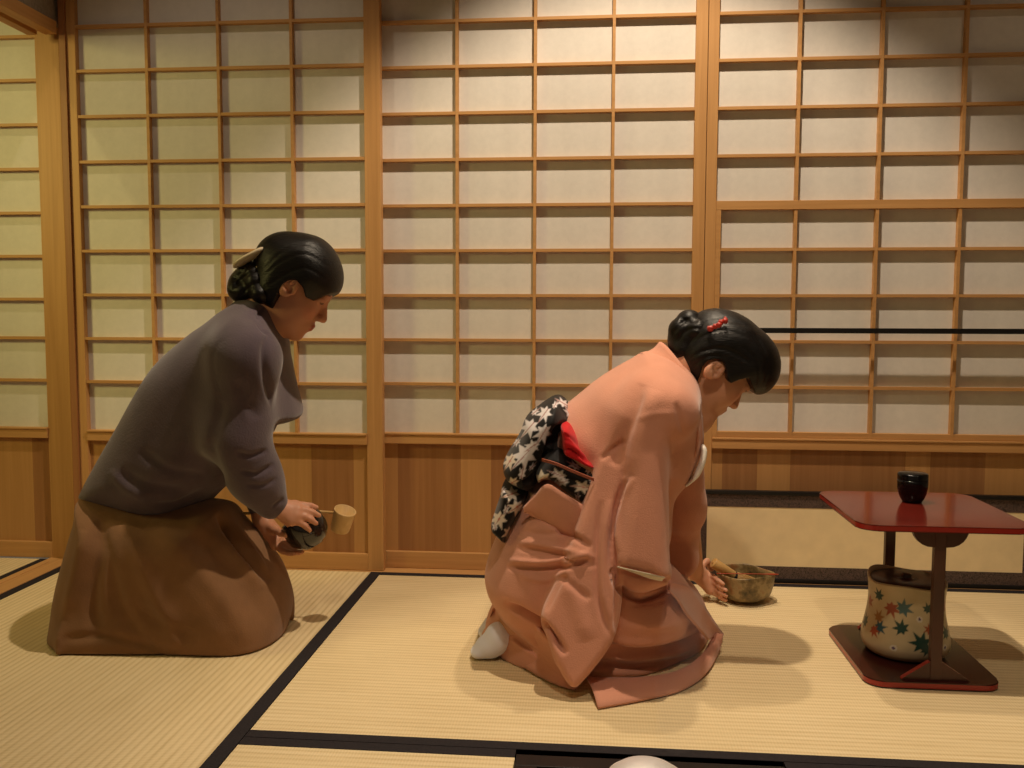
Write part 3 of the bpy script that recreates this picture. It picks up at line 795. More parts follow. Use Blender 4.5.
class Head:
    """local frame of a head: x forward, y towards the back wall, z up; o between the ears"""
    def __init__(s, o, pitch, yaw, roll=0.0, k=0.95, ear=(0, 0)):
        s.ear = ear
        s.o = np.array(o, float); s.k = k
        p, y, r = map(math.radians, (pitch, yaw, roll))
        Rx = np.array([[1, 0, 0], [0, math.cos(r), -math.sin(r)], [0, math.sin(r), math.cos(r)]])
        Ry = np.array([[math.cos(p), 0, math.sin(p)], [0, 1, 0], [-math.sin(p), 0, math.cos(p)]])
        Rz = np.array([[math.cos(y), -math.sin(y), 0], [math.sin(y), math.cos(y), 0], [0, 0, 1]])
        s.R = Rz @ Ry @ Rx
    def w(s, l): return s.o + s.R @ (np.array(l, float) * s.k)
    def loc(s, V): return ((V - s.o) @ s.R) / s.k
    def ell(s, vol, c, r, k=0.01, op='u', rot=None):
        R = s.R if rot is None else s.R @ rot
        vol.ell(s.w(c), np.array(r) * s.k, R, k, op)
    def cap(s, vol, a, b, ra, rb=None, k=0.01, op='u'):
        vol.cap(s.w(a), s.w(b), ra * s.k, (ra if rb is None else rb) * s.k, k, op)
    def build(s, vol):
        s.ell(vol, (-0.010, 0, 0.028), (0.089, 0.071, 0.074), 0.01)
        s.ell(vol, (0.028, 0, -0.026), (0.060, 0.060, 0.084), 0.03)
        s.ell(vol, (0.032, 0, -0.066), (0.047, 0.048, 0.042), 0.025)
        s.ell(vol, (0.069, 0, -0.096), (0.017, 0.020, 0.015), 0.02)                     # chin
        for q in (1, -1):
            s.ell(vol, (0.055, 0.036 * q, -0.030), (0.026, 0.024, 0.026), 0.02)       # cheeks
            s.ell(vol, (0.096, 0.031 * q, 0.008), (0.014, 0.017, 0.010), 0.012, 's')   # eye sockets
            s.ell(vol, (0.0785, 0.031 * q, 0.004), (0.0125, 0.0145, 0.0105), 0.004)     # closed lids over the eyeball
            R = np.array([[math.cos(.25), 0, math.sin(.25)], [0, 1, 0], [-math.sin(.25), 0, math.cos(.25)]])
            ex, ez = s.ear
            s.ell(vol, (-0.007 + ex, 0.078 * q, -0.024 + ez), (0.0185, 0.0090, 0.0280), 0.004, rot=R)  # ears
            s.ell(vol, (-0.0075 + ex, 0.0875 * q, -0.016 + ez), (0.0108, 0.0100, 0.0165), 0.0025, 's', rot=R)
            s.ell(vol, (-0.001 + ex, 0.086 * q, -0.029 + ez), (0.0060, 0.0105, 0.0080), 0.0025, 's')
            s.ell(vol, (0.008 + ex, 0.0775 * q, -0.029 + ez), (0.004, 0.006, 0.006), 0.003)          # tragus
            s.ell(vol, (-0.008 + ex, 0.080 * q, -0.012 + ez), (0.004, 0.0055, 0.009), 0.003, rot=R)   # inner fold
        s.ell(vol, (0.082, 0, 0.020), (0.010, 0.040, 0.012), 0.015)                    # brow
        s.cap(vol, (0.084, 0, 0.008), (0.104, 0, -0.032), 0.0065, 0.0095, 0.008)         # nose
        for q in (1, -1): s.ell(vol, (0.094, 0.0105 * q, -0.036), (0.011, 0.0075, 0.0075), 0.005)
        s.ell(vol, (0.080, 0, -0.062), (0.014, 0.026, 0.016), 0.012)                   # muzzle
        s.ell(vol, (0.0925, 0, -0.0580), (0.0065, 0.019, 0.0048), 0.004)                # lips
        s.ell(vol, (0.0905, 0, -0.0668), (0.0070, 0.0165, 0.0054), 0.003)
    def paint(s, V, base):
        L = s.loc(V)
        C = np.tile(np.array(base), (len(V), 1))
        def blend(m, c):
            nonlocal C
            C = C * (1 - m[:, None]) + np.array(c) * m[:, None]
        e = lambda c, r: np.sqrt((((L - np.array(c)) / np.array(r)) ** 2).sum(1))
        sm = lambda d: np.clip((1.15 - d) / 0.3, 0, 1)
        blend(0.85 * sm(e((0.094, 0, -0.058), (0.012, 0.020, 0.0052))), (0.40, 0.085, 0.065))
        blend(0.85 * sm(e((0.092, 0, -0.067), (0.012, 0.0175, 0.0058))), (0.43, 0.10, 0.075))
        blend(0.8 * sm(e((0.100, 0, -0.0625), (0.012, 0.020, 0.0012))), (0.10, 0.02, 0.015))
        for q in (1, -1):
            blend(0.9 * sm(e((0.092, 0.031 * q, -0.0015), (0.016, 0.0155, 0.0022))), (0.015, 0.009, 0.007))    # lash line
            blend(0.75 * sm(e((0.088, 0.033 * q, 0.0245), (0.018, 0.019, 0.0032))), (0.03, 0.017, 0.012))     # brow
            blend(0.25 * sm(e((0.07, 0.042 * q, -0.033), (0.03, 0.022, 0.018))), (0.55, 0.17, 0.11))          # cheek
        return C

def hand(vol, wrist, knuckles, fingers, thumb, pr=0.0125, fr=0.0080):
    """wrist point, four knuckle points, four chains of joint points, thumb chain (rooted at the side of the palm)"""
    wrist = np.array(wrist); kn = [np.array(q) for q in knuckles]
    for q in kn: vol.cap(wrist, q, 0.0185 if pr is None else pr * 1.25, pr * 0.82, 0.010)
    vol.cap((wrist + kn[0]) / 2, (wrist + kn[3]) / 2, pr, pr, 0.008)
    for i in range(3): vol.cap(kn[i], kn[i + 1], pr * .8, pr * .8, 0.006)
    for q, ch in zip(kn, fingers):
        pts = [q] + [np.array(a) for a in ch]
        vol.chain(pts, np.linspace(fr * 1.08, fr * 0.78, len(pts)), 0.0035)
    vol.chain([np.array(a) for a in thumb], np.linspace(fr * 1.35, fr * 0.9, len(thumb)), 0.006)

SKIN_C = (0.60, 0.30, 0.185)
# ------------------------------------------------------------------ the person in the salmon kimono
KIM = cloth('salmon_silk_crepe', (0.63, 0.285, 0.190), noise=0.05, sheen=0.3, weave=1100, bstr=0.6)
KLIN = cloth('pale_sleeve_lining', (0.62, 0.55, 0.42), noise=0.03)
YC = -0.575
kp = empty('person', (0.02, YC, 0.0), 'person kneeling in a salmon kimono with a black floral obi, bowing over the tea bowl', 'person')
HK = Head(P(715, 362, YC), 47, 15, 0, 0.92, (-0.006, -0.009))

# body: one continuous surface
bv = Vol((-0.30, -0.84, -0.005), (0.46, -0.18, 0.76), 0.0031)
HK.build(bv)
nb = HK.w((-0.030, 0, -0.045)); nt_ = P(668, 402, YC)
bv.cap(nb, nt_, 0.047, 0.052, 0.02)
bv.cap(HK.w((0.0, 0, -0.075)), P(692, 415, YC), 0.036, 0.045, 0.02)
chest = P(640, 440, YC); hip = P(545, 560, YC)
bv.cap(nt_, chest, 0.06, 0.095, 0.03); bv.cap(chest, hip, 0.095, 0.115, 0.03)
for q in (1, -1):
    sh = P(660, 425, YC + 0.12 * q); kn_ = P(655, 608, YC + 0.075 * q); an = P(520, 622, YC + 0.07 * q)
    bv.cap(nt_, sh, 0.035, 0.035, 0.03)
    bv.cap(P(545, 565, YC + 0.07 * q), kn_, 0.075, 0.046, 0.02); bv.cap(kn_ + np.array([0.0, 0, -0.02]), an, 0.040, 0.030, 0.02)
    bv.cap(an, P(492, 636, YC + 0.05 * q), 0.028, 0.022, 0.015)
# far arm reaches the bowl
shf = P(664, 425, YC + 0.12); elf = P(684, 515, -0.395); wrf = P(694, 571, BY - 0.020)
bv.cap(shf, elf, 0.038, 0.032, 0.015); bv.cap(elf, wrf, 0.034, 0.0235, 0.012)
B0 = np.array([BX, BY, 0.0])
def around(a, z, r=0.0735):
    r = r * BS + 0.001
    return B0 + np.array([r * math.cos(math.radians(a)), r * math.sin(math.radians(a)), z])
# palm against the near-left wall of the bowl, thumb up by the rim, fingers curling round underneath
kn = [around(182, 0.066, .089), around(187, 0.053, .089), around(191, 0.041, .088), around(195, 0.030, .085)]
fing = [[around(194, 0.063, .0745), around(208, 0.060, .0735), around(221, 0.055, .0725)],
        [around(197, 0.049, .0745), around(213, 0.045, .0730), around(227, 0.041, .0715)],
        [around(199, 0.035, .0735), around(214, 0.031, .0720), around(227, 0.027, .0705)],
        [around(202, 0.022, .0715), around(214, 0.0175, .0690), around(224, 0.0145, .0665)]]
th = [P(700, 568, BY - 0.004), P(707, 561.5, BY + 0.010), around(166, 0.072, .0755), around(156, 0.0785, .069)]
hand(bv, P(695, 571, BY - 0.018), kn, fing, th, 0.0120, 0.0066)
# near arm folded inside the sleeve, hand resting on the lap
shn = P(658, 430, YC - 0.115); eln = P(630, 520, -0.735); wrn = P(652, 572, -0.700)
eln = P(622, 520, -0.70)
bv.cap(shn, eln, 0.036, 0.030, 0.015); wrn = P(615, 572, -0.610); hw = wrn
bv.cap(eln, wrn, 0.034, 0.0235, 0.012)
kn2 = [hw + np.array(q) for q in ((0.055, 0.030, -0.012), (0.062, 0.012, -0.016), (0.062, -0.006, -0.018), (0.056, -0.022, -0.020))]
fg2 = [[k + np.array((0.026, 0.002, -0.006)), k + np.array((0.044, 0.003, -0.018)), k + np.array((0.054, 0.003, -0.030))] for k in kn2]
hand(bv, hw, kn2, fg2, [hw + np.array((0.02, 0.024, -0.004)), hw + np.array((0.04, 0.048, -0.010)), hw + np.array((0.06, 0.056, -0.02))])
V, F = bv.mesh(2)
V[:, 2] = np.maximum(V[:, 2], 0.004)
make('body', V, F, SKIN, kp, HK.paint(V, SKIN_C))

# hair: swept up into a bun, long fringe over the forehead
HY = float(HK.o[1])
hv = Vol((0.08, HY - 0.125, 0.50), (0.40, HY + 0.125, 0.765), 0.0026)
skull = [(688, 330), (697, 320), (712, 314.5), (730, 313), (746, 318), (758, 327), (768, 336), (776, 347), (780, 362), (778, 377), (771, 388), (762, 394), (752, 395), (735, 400), (712, 402), (690, 392), (679, 372), (676, 350)]
hv.pillow(PX(skull, HY), HY, 0.084, 0.062, 0.004)
HK.ell(hv, (-0.014, 0, 0.031), (0.095, 0.080, 0.080), 0.012)
face_cut = [(755, 393), (751, 386), (746, 377), (736, 379), (729, 382.5), (725, 379), (723.5, 368), (721, 361), (714, 358), (706, 360), (701, 366), (699, 375), (696, 384), (687, 408), (700, 440), (760, 440), (772, 410), (761, 397)]
fc = np.array([[q[0], q[2]] for q in PX(face_cut, HY - 0.05)])
hv.clip(lambda X, Y, Z: -seg2d((X + 0 * Z)[:, 0, :], (Z + 0 * X)[:, 0, :], fc)[:, None, :] + 0 * Y)
V, F = hv.mesh(2)
for pts, w_, a_ in (([(690, 345), (705, 335), (725, 330), (748, 338)], .004, -.0022), ([(690, 358), (706, 350), (728, 350), (752, 364)], .004, -.0024), ([(688, 333), (705, 323), (728, 320), (752, 328)], .004, -.002), ([(752, 332), (764, 350), (768, 370), (762, 390)], .0035, -.002), ([(742, 345), (756, 360), (760, 378), (755, 391)], .0035, -.002), ([(692, 368), (706, 357), (722, 356)], .003, -.002)):
    V = fold(V, F, pts, HY - 0.06, w_, a_)
hair = make('hair', V, F, HAIR, kp)
bn = Vol((0.06, HY - 0.09, 0.56), (0.25, HY + 0.09, 0.78), 0.0028)
for (x, y, r, dy) in ((690, 340, 0.046, 0.0), (689, 322, 0.027, -0.004), (682, 330, 0.028, -0.012), (697, 331, 0.026, -0.030), (684, 350, 0.030, -0.018), (694, 356, 0.027, -0.020)):
    c_ = P(x, y, HY + dy); bn.ell(c_, (r, r * 1.15, r * 0.95), None, 0.006)
V, F = bn.mesh(2)
for pts in ([(676, 345), (684, 332), (697, 328), (706, 334)], [(680, 318), (690, 322), (699, 320)], [(680, 362), (692, 352), (704, 350)], [(672, 335), (680, 324), (690, 318)]):
    V = fold(V, F, pts, HY - 0.05, 0.004, -0.003)
make('bun', V, F, HAIR, hair)
# red comb-like clip
bm = bmesh.new()
q = smooth_curve([P(708, 329, HY - 0.073), P(714, 327, HY - 0.080), P(720, 323, HY - 0.080), P(726, 319, HY - 0.074)], 6)
tube(bm, q, [0.004 + 0.0022 * math.sin(i * 1.1) for i in range(len(q))], 10)
for p_ in (P(725, 321, HY - .078), P(711, 328.5, HY - .080), P(719, 325, HY - .084)):
    bmesh.ops.create_icosphere(bm, subdivisions=2, radius=0.006, matrix=Matrix.Translation(p_))
ob = bm_obj('hair_clip', bm, plain('red_clip', (0.42, 0.03, 0.02), 0.3, 0.5), kp, True); ob['label'] = 'red hair clip'

# kimono ------------------------------------------------------------
kv = Vol((-0.30, -0.93, -0.012), (0.36, -0.27, 0.70), 0.0034)
torso = [(648, 352), (630, 361), (600, 379), (575, 397), (556, 415), (548, 440), (550, 480), (572, 530), (600, 560), (640, 565), (668, 545), (674, 500), (690, 478), (701, 448), (702, 425), (698, 404), (690, 384), (673, 364)]
kv.pillow(PX(torso, YC), YC, 0.170, 0.120, 0.02)
hips = [(556, 470), (522, 492), (500, 528), (487, 562), (487, 582), (495, 600), (510, 616), (545, 634), (600, 645), (650, 640), (686, 618), (692, 594), (676, 570), (640, 540), (600, 490)]
kv.pillow(PX(hips, YC), YC, 0.190, 0.120, 0.02)
foot = [(-.228, -.535), (-.214, -.60), (-.165, -.675), (-.09, -.728), (0.0, -.738), (.09, -.715), (.17, -.655), (.235, -.565), (.262, -.46), (.235, -.38), (.1, -.345), (-.1, -.375), (-.195, -.44)]
kv.pillow(np.array(foot), 0.02, 0.115, 0.10, 0.02, axis='z')
# shoulders
for q in (-1, 1):
    kv.cap(P(672, 392, YC + 0.05 * q), P(672, 412, YC + 0.155 * q), 0.052, 0.052, 0.03)
# far sleeve, reaching down to the bowl
kv.cap(P(674, 425, YC + 0.14), P(683, 510, -0.40), 0.060, 0.052, 0.02); kv.cap(P(681, 505, -0.40), P(685, 552, -0.325), 0.052, 0.030, 0.02)
kv.pillow(PX([(660, 520), (686, 522), (697, 548), (699, 558), (696, 568), (686, 577), (672, 588), (655, 580)], -0.36), -0.36, 0.05, 0.022, 0.012)
# near sleeve: upper arm part and the long hanging bag
sleeve_f = [(640, 392), (628, 440), (624, 482), (616, 530), (612, 556), (618, 567), (640, 573), (668, 578), (670, 540), (672, 446), (692, 408), (680, 384)]
zr = float(P(640, 480, -0.72)[2])
kv.pillow(PX(sleeve_f, -0.78), -0.742, 0.060, 0.036, 0.016, tilt=(0, 0.16), smooth=5)
bag = [(652, 376), (628, 388), (607, 430), (596, 462), (578, 520), (561, 572), (541, 615), (548, 638), (562, 668), (573, 679.5), (585, 673), (613, 638), (622, 602), (622, 560), (624, 500), (640, 440), (664, 396)]
kv.pillow(PX(bag, -0.79), -0.752, 0.034, 0.018, 0.010, tilt=(0, 0.22), smooth=5)
kv.pillow(PX([(598, 392), (640, 366), (668, 362), (690, 384), (699, 410), (694, 436), (668, 452), (636, 462), (606, 452), (592, 424)], YC - .1), YC, 0.182, 0.085, 0.030)
# sleeve end below the opening (the inside of the back edge, rolled)
kv.pillow(PX([(610, 545), (612, 570), (622, 588), (640, 595), (660, 590), (672, 582), (668, 560), (640, 550)], -0.76), -0.735, 0.050, 0.030, 0.006)
V, F = kv.mesh(3)
YS = -0.80
FOLDS = [  # points, depth, width, amount
    ([(627, 480), (619, 500), (613, 530), (612, 560), (618, 590), (616, 632)], YS, 0.0060, -0.016),
    ([(634, 478), (625, 496), (619, 525), (618, 552)], YS, 0.005, 0.006),
    ([(601, 500), (597, 540), (597, 590), (604, 620), (613, 640)], YS, 0.005, -0.007),
    ([(610, 500), (604, 540), (604, 590), (610, 620)], YS, 0.006, 0.006),
    ([(643, 384), (634, 414), (624, 438), (612, 466)], YS + .06, 0.012, -0.008),
    ([(655, 390), (645, 420), (636, 448), (628, 474)], YS + .06, 0.016, 0.004),
    ([(676, 402), (680, 420), (684, 436)], YS + .05, 0.005, -0.004),
    ([(636, 420), (655, 414), (676, 414)], YS + .05, 0.006, 0.0018),
    ([(600, 460), (612, 450), (626, 440)], YS + .03, 0.005, -0.006),
    ([(565, 578), (575, 600), (588, 640)], YS, 0.016, 0.005),
    ([(546, 612), (556, 590), (566, 572)], YS, 0.006, -0.004),
    # opening of the sleeve
    ([(614, 567), (630, 572), (650, 576.5), (671, 581)], YS, 0.0048, -0.016),
    ([(612, 568), (619, 588), (640, 599), (660, 594), (680, 586)], YS, 0.0050, -0.018),
    # hip: tension folds below the sash
    ([(524, 508), (545, 518), (570, 534), (592, 548)], YC - .14, 0.006, -0.010),
    ([(516, 548), (540, 551), (575, 560), (596, 566)], YC - .15, 0.006, -0.006),
    ([(518, 542), (540, 544), (575, 552), (596, 558)], YC - .15, 0.006, 0.005),
    ([(560, 575), (578, 590), (590, 600)], YC - .15, 0.007, -0.006),
    ([(505, 628), (528, 646), (550, 660)], YC - .17, 0.006, -0.006),
    ([(512, 640), (535, 655), (556, 668)], YC - .17, 0.005, 0.005),
    ([(520, 530), (545, 534), (575, 530)], YC - .14, 0.006, -0.004),
    ([(508, 560), (540, 562), (575, 557), (590, 552)], YC - .15, 0.005, 0.008),
    ([(506, 567), (540, 569), (575, 565), (590, 559)], YC - .15, 0.005, -0.009),
    ([(520, 575), (545, 580), (570, 570)], YC - .15, 0.006, 0.004),
    ([(504, 603), (524, 614), (546, 628), (566, 655)], YC - .13, 0.007, -0.020),
    ([(500, 618), (520, 630), (545, 652), (560, 668)], YC - .15, 0.008, 0.004),
    ([(512, 635), (530, 650), (552, 666)], YC - .15, 0.006, -0.004),
    # lap and thigh
    ([(606, 645), (640, 649), (672, 644), (706, 631)], YC - .16, 0.007, -0.018),
    ([(606, 639), (640, 642), (672, 637), (702, 624)], YC - .16, 0.007, 0.009),
    ([(598, 655), (630, 658), (670, 654), (697, 646)], YC - .16, 0.006, 0.010),
    ([(590, 662), (630, 667), (670, 663), (692, 655)], YC - .16, 0.006, -0.012),
    ([(580, 668), (620, 673), (660, 671)], YC - .16, 0.006, 0.008),
    ([(628, 605), (650, 603), (672, 598)], YC - .17, 0.006, -0.003),
    ([(676, 586), (688, 606), (704, 630)], YC - .12, 0.005, -0.005),
]
for pts, Yp, w_, a_ in FOLDS: V = fold(V, F, pts, Yp, w_, a_, behind=-0.782 if Yp == YC - .16 else None)
V[:, 2] = np.maximum(V[:, 2], 0.0018)
kim = make('kimono', V, F, KIM, kp)
# sleeve lining showing at the wrist opening
bm = bmesh.new()
A = [P(618, 567, -0.815), P(630, 569.5, -0.826), P(650, 574, -0.826), P(665, 577.5, -0.818)]
B = [P(617, 567, -0.806), P(632, 572, -0.808), P(650, 578.5, -0.806), P(662, 581, -0.802)]
sheet(bm, A, B, 0.0016, 24, 5, 0.001)
ob = bm_obj('sleeve_lining', bm, KLIN, kim, True); ob['label'] = 'pale sleeve lining'
# overlapping front edge and trailing hem
bm = bmesh.new()
A = [P(670, 582, -0.70), P(690, 587, -0.66), P(702, 603, -0.62), P(713, 620, -0.57), P(723, 634, -0.50)]
B = [P(669, 590, -0.735), P(679, 602, -0.735), P(686, 614, -0.715), P(698, 628, -0.68), P(708, 640, -0.62)]
sheet(bm, A, B, 0.004, 30, 8, 0.006)
A = [G(723, 634, 0.035), G(719, 652, 0.006), G(706, 674, 0.0045), G(682, 690, 0.0045), G(645, 699.5, 0.0045), G(598, 708, 0.0045)]
B = [P(712, 636, -0.535), P(705, 650, -0.62), P(692, 663, -0.69), P(672, 675, -0.735), P(638, 682, -0.765), P(586, 685, -0.775)]
for q in B: q[2] = max(q[2], 0.018)
sheet(bm, A, B, 0.004, 40, 9, -0.008)
ob = bm_obj('kimono_hem', bm, KIM, kim, True)
bm = bmesh.new()        # the skirt of the robe spreading over the calves
A = [P(491, 613, -0.60), G(488, 628, 0.022), G(492, 642, 0.006), G(508, 657, 0.0045), G(530, 671, 0.0045), G(553, 683, 0.0045), G(574, 690, 0.0045)]
B = [P(503, 603, -0.63), P(510, 607, -0.665), P(520, 614, -0.700), P(534, 624, -0.735), P(550, 639, -0.765), P(564, 658, -0.790), P(578, 680, -0.800)]
sheet(bm, A, B, 0.0045, 36, 10, -0.012)
bm_obj('kimono_hem', bm, KIM, kim, True)
# collar standing off the nape
bm = bmesh.new()
cu = [P(689, 482, YC - .01), P(700, 458, YC - .05), P(702.5, 440, YC - .066), P(702, 430, YC - .075), P(699.5, 408, YC - .085), P(693, 386, YC - .088), P(682, 366, YC - .075), P(666, 346, YC - .035), P(660, 343, YC), P(666, 346, YC + .035), P(682, 366, YC + .075), P(693, 386, YC + .088), P(700, 408, YC + .08), P(702, 430, YC + .075), P(702.5, 440, YC + .066), P(700, 458, YC + .05), P(689, 482, YC + .01)]
cl = [P(680, 480, YC - .05), P(693, 458, YC - .10), P(697, 444, YC - .105), P(698, 434, YC - .11), P(692, 412, YC - .118), P(683, 394, YC - .118), P(668, 374, YC - .105), P(648, 358, YC - .055), P(640, 354, YC), P(648, 358, YC + .055), P(668, 374, YC + .105), P(683, 394, YC + .118), P(692, 412, YC + .11), P(698, 434, YC + .11), P(697, 444, YC + .105), P(693, 458, YC + .10), P(680, 480, YC + .05)]
sheet(bm, cl, cu, 0.006, 90, 8, 0.006)
bm_obj('collar', bm, KIM, kim, True)
bm = bmesh.new()
q = smooth_curve([P(702.5, 445, YC - .07), P(704, 452, YC - .075), P(702, 463, YC - .08), P(697, 474, YC - .08), P(691, 481, YC - .08), P(685.5, 486, YC - .08)], 6)
tube(bm, q, list(np.interp(np.linspace(0, 1, len(q)), [0, .15, .6, 1], [.003, .0062, .0060, .0025])), 12, flat=((0, 1, 0), 2.2))
ob = bm_obj('under_collar', bm, plain('white_silk_edge', (0.88, 0.84, 0.76), 0.6), kim, True); ob['label'] = 'white collar edge hanging at the chest'
# sash ---------------------------------------------------------------
OBI = cloth('black_silk_with_white_leaves', (0.01, 0.01, 0.01), attr=True, sheen=0.1, rough=0.6, bstr=0.15)
def paint_obi(V, leaves, Yp):
    s = (Yp - EYE[1]) / (V[:, 1] - EYE[1])
    X2 = EYE[0] + (V[:, 0] - EYE[0]) * s; Z2 = EYE[2] + (V[:, 2] - EYE[2]) * s
    C = np.tile(np.array([0.008, 0.007, 0.008]), (len(V), 1))
    for (x, y, r, an, asp, hue) in leaves:
        c_ = P(x, y, Yp); rr = r * 0.00205
        d = np.hypot(X2 - c_[0], Z2 - c_[2]); k = d < rr * 1.4
        if not k.any(): continue
        s_ = seg2d(X2[k].astype(np.float32), Z2[k].astype(np.float32), star(c_[0], c_[2], rr * 1.22, 7, 0.0, 0.40, asp, math.radians(an)))
        al = np.clip(0.5 - s_ / 0.0016, 0, 1)[:, None]
        col = np.array([0.66, 0.61, 0.62]) if hue == 0 else np.array([0.70, 0.60, 0.50])
        vein = (np.abs((X2[k] - c_[0]) * math.sin(math.radians(an)) - (Z2[k] - c_[2]) * math.cos(math.radians(an))) < 0.0011)[:, None]
        cc = np.where(vein, col * np.array([0.62, 0.42, 0.40]), col)
        C[k] = C[k] * (1 - al) + cc * al
        core = np.clip(1 - d[k] / (rr * .16), 0, 1)[:, None] * al * (hue == 1)
        C[k] = C[k] * (1 - core) + core * np.array([0.5, 0.1, 0.06])
    return C
YO = YC - 0.13
ov = Vol((-0.20, YC - .20, 0.30), (0.06, YC + .20, 0.56), 0.0022)
taiko = [(553, 399), (563, 402), (570, 413), (572, 426), (563, 437), (564, 452), (549, 460), (543, 474), (536, 488), (527, 494), (512, 488), (503, 480), (500.5, 468), (506, 455), (517, 437), (524, 420), (538, 408)]
ov.pillow(PX(taiko, YC - .08), YC, 0.148, 0.040, 0.004, smooth=5)
V, F = ov.mesh(2)
for pts, w_, a_ in (([(566, 420), (556, 432), (548, 448), (544, 470), (534, 486)], .006, -.012), ([(552, 406), (540, 430), (526, 452), (512, 474)], .016, .004), ([(514, 484), (528, 480), (538, 470)], .005, -.006), ([(560, 404), (567, 414), (571, 424)], .003, .004)):
    V = fold(V, F, pts, YO, w_, a_)
obi = make('obi_drum', V, F, OBI, kp, paint_obi(V, [(545, 413, 10, 235, .7, 0), (530, 427, 12, 230, .75, 0), (543.5, 433, 13, 240, .62, 0), (525, 455, 17, 228, .7, 0), (533, 446, 9, 215, .7, 0), (510, 461, 11, 238, .6, 1), (563, 403, 8, 150, .5, 0), (569, 413, 8, 120, .45, 0), (535, 412, 6, 40, .5, 0), (512, 483, 10, 215, .6, 1), (522, 474, 8, 80, .5, 0), (555, 405, 5, 60, .6, 0), (532, 467, 6, 50, .4, 0), (517, 442, 6, 230, .5, 0), (545, 462, 5, 20, .4, 0)], YO))
tv = Vol((-0.24, YC - .20, 0.17), (-0.06, YC + .20, 0.36), 0.0022)
tail = [(503, 483), (516, 487), (528, 495), (523, 509), (515, 524), (510, 536), (506.5, 543.5), (499, 537), (490, 527), (493, 514), (498, 499)]
tv.pillow(PX(tail, YC - .08), YC, 0.146, 0.018, 0.004, smooth=4)
V, F = tv.mesh(2)
make('obi_tail', V, F, OBI, kp, paint_obi(V, [(512, 494, 10, 200, .8, 1), (517, 507, 10, 215, .8, 1), (499, 519, 11, 240, .8, 1), (509, 533, 9, 250, .7, 1), (502, 491, 7, 230, .6, 0), (495, 527, 5, 100, .6, 0), (506, 510, 6, 70, .5, 0)], YO))
wv = Vol((-0.18, YC - .22, 0.30), (0.08, YC + .22, 0.50), 0.0024)
band = [(545, 452), (563, 448), (582, 458), (602, 464), (606, 480), (598, 500), (584, 510), (566, 500), (548, 486), (536, 490), (532, 475)]
wv.pillow(PX(band, YC - .15), YC, 0.180, 0.03, 0.004, smooth=4)
V, F = wv.mesh(2)
V = fold(V, F, [(545, 461), (562, 464), (592, 476)], YC - .17, .003, -.004)
make('obi_band', V, F, OBI, kp, paint_obi(V, [(542, 480, 12, 200, .9, 1), (559, 475, 10, 160, .6, 0), (563, 482, 8, 190, .6, 0), (583, 487, 11, 175, .6, 1), (575, 466, 8, 150, .5, 0), (588, 470, 6, 100, .5, 0), (577, 499, 6, 80, .5, 0), (554, 484, 6, 30, .5, 0), (594, 480, 7, 20, .5, 0)], YC - .18))
REDS = cloth('red_silk', (0.50, 0.012, 0.016), noise=0.1, sheen=0.1)
av = Vol((-0.12, YC - .2, 0.36), (0.06, YC + .2, 0.54), 0.0024)
av.pillow(PX([(559, 426), (568, 424), (576, 432), (584, 448), (597, 463), (600, 470), (588, 469), (574, 462), (562, 455), (560, 440)], YC - .15), YC, 0.186, 0.012, 0.004, smooth=4)
V, F = av.mesh(2)
for pts, a_ in (([(562, 450), (572, 450), (590, 464)], -.006), ([(564, 434), (574, 440), (592, 462)], -.004), ([(563, 442), (572, 446), (588, 460)], .003)): V = fold(V, F, pts, YC - .17, .003, a_)
make('obi_scarf', V, F, REDS, kp)
bm = bmesh.new()
for o_ in (0, 1.6):
    q = smooth_curve([P(542, 459 + o_, YC - .175), P(556, 463 + o_, YC - .186), P(572, 470 + o_, YC - .190), P(594, 479 + o_, YC - .190)], 5); tube(bm, q, 0.0016, 8)
bm_obj('obi_cord', bm, plain('dark_red_gold_cord', (0.30, 0.07, 0.03), 0.5), kp, True)
# ohashori: the tucked fold of the kimono under the sash
bm = bmesh.new()
A = [P(523, 508, YC - .150), P(536, 494, YC - .160), P(547, 484, YC - .184), P(562, 492, YC - .190), P(580, 503, YC - .186), P(592, 507, YC - .165)]
B = [P(525, 512, YC - .140), P(540, 520, YC - .150), P(556, 530, YC - .168), P(572, 538, YC - .172), P(584, 544, YC - .168), P(593, 546, YC - .150)]
sheet(bm, A, B, 0.0035, 26, 8, -0.004)
bm_obj('kimono_tuck', bm, KIM, kim, True)
# white split-toe sock
WCOT = cloth('white_cotton', (0.78, 0.78, 0.88), noise=0.03)
for q in (-0.075, 0.045):
    sv = Vol((-0.28, YC + q - 0.06, -0.005), (-0.13, YC + q + 0.06, 0.12), 0.003)
    sv.ell((-0.207, YC + q, 0.026), (0.030, 0.028, 0.025), None, 0.01); sv.ell((-0.230, YC + q, 0.014), (0.017, 0.026, 0.013), None, 0.01)
    sv.ell((-0.188, YC + q, 0.045), (0.030, 0.030, 0.032), None, 0.01)
    V, F = sv.mesh(2); V[:, 2] = np.maximum(V[:, 2], 0.0016)
    V = fold(V, F, [(483, 624), (490, 619), (498, 617)], YC - .09, .003, -.003)
    ob = make('sock', V, F, WCOT, kp); ob['label'] = 'white sock'
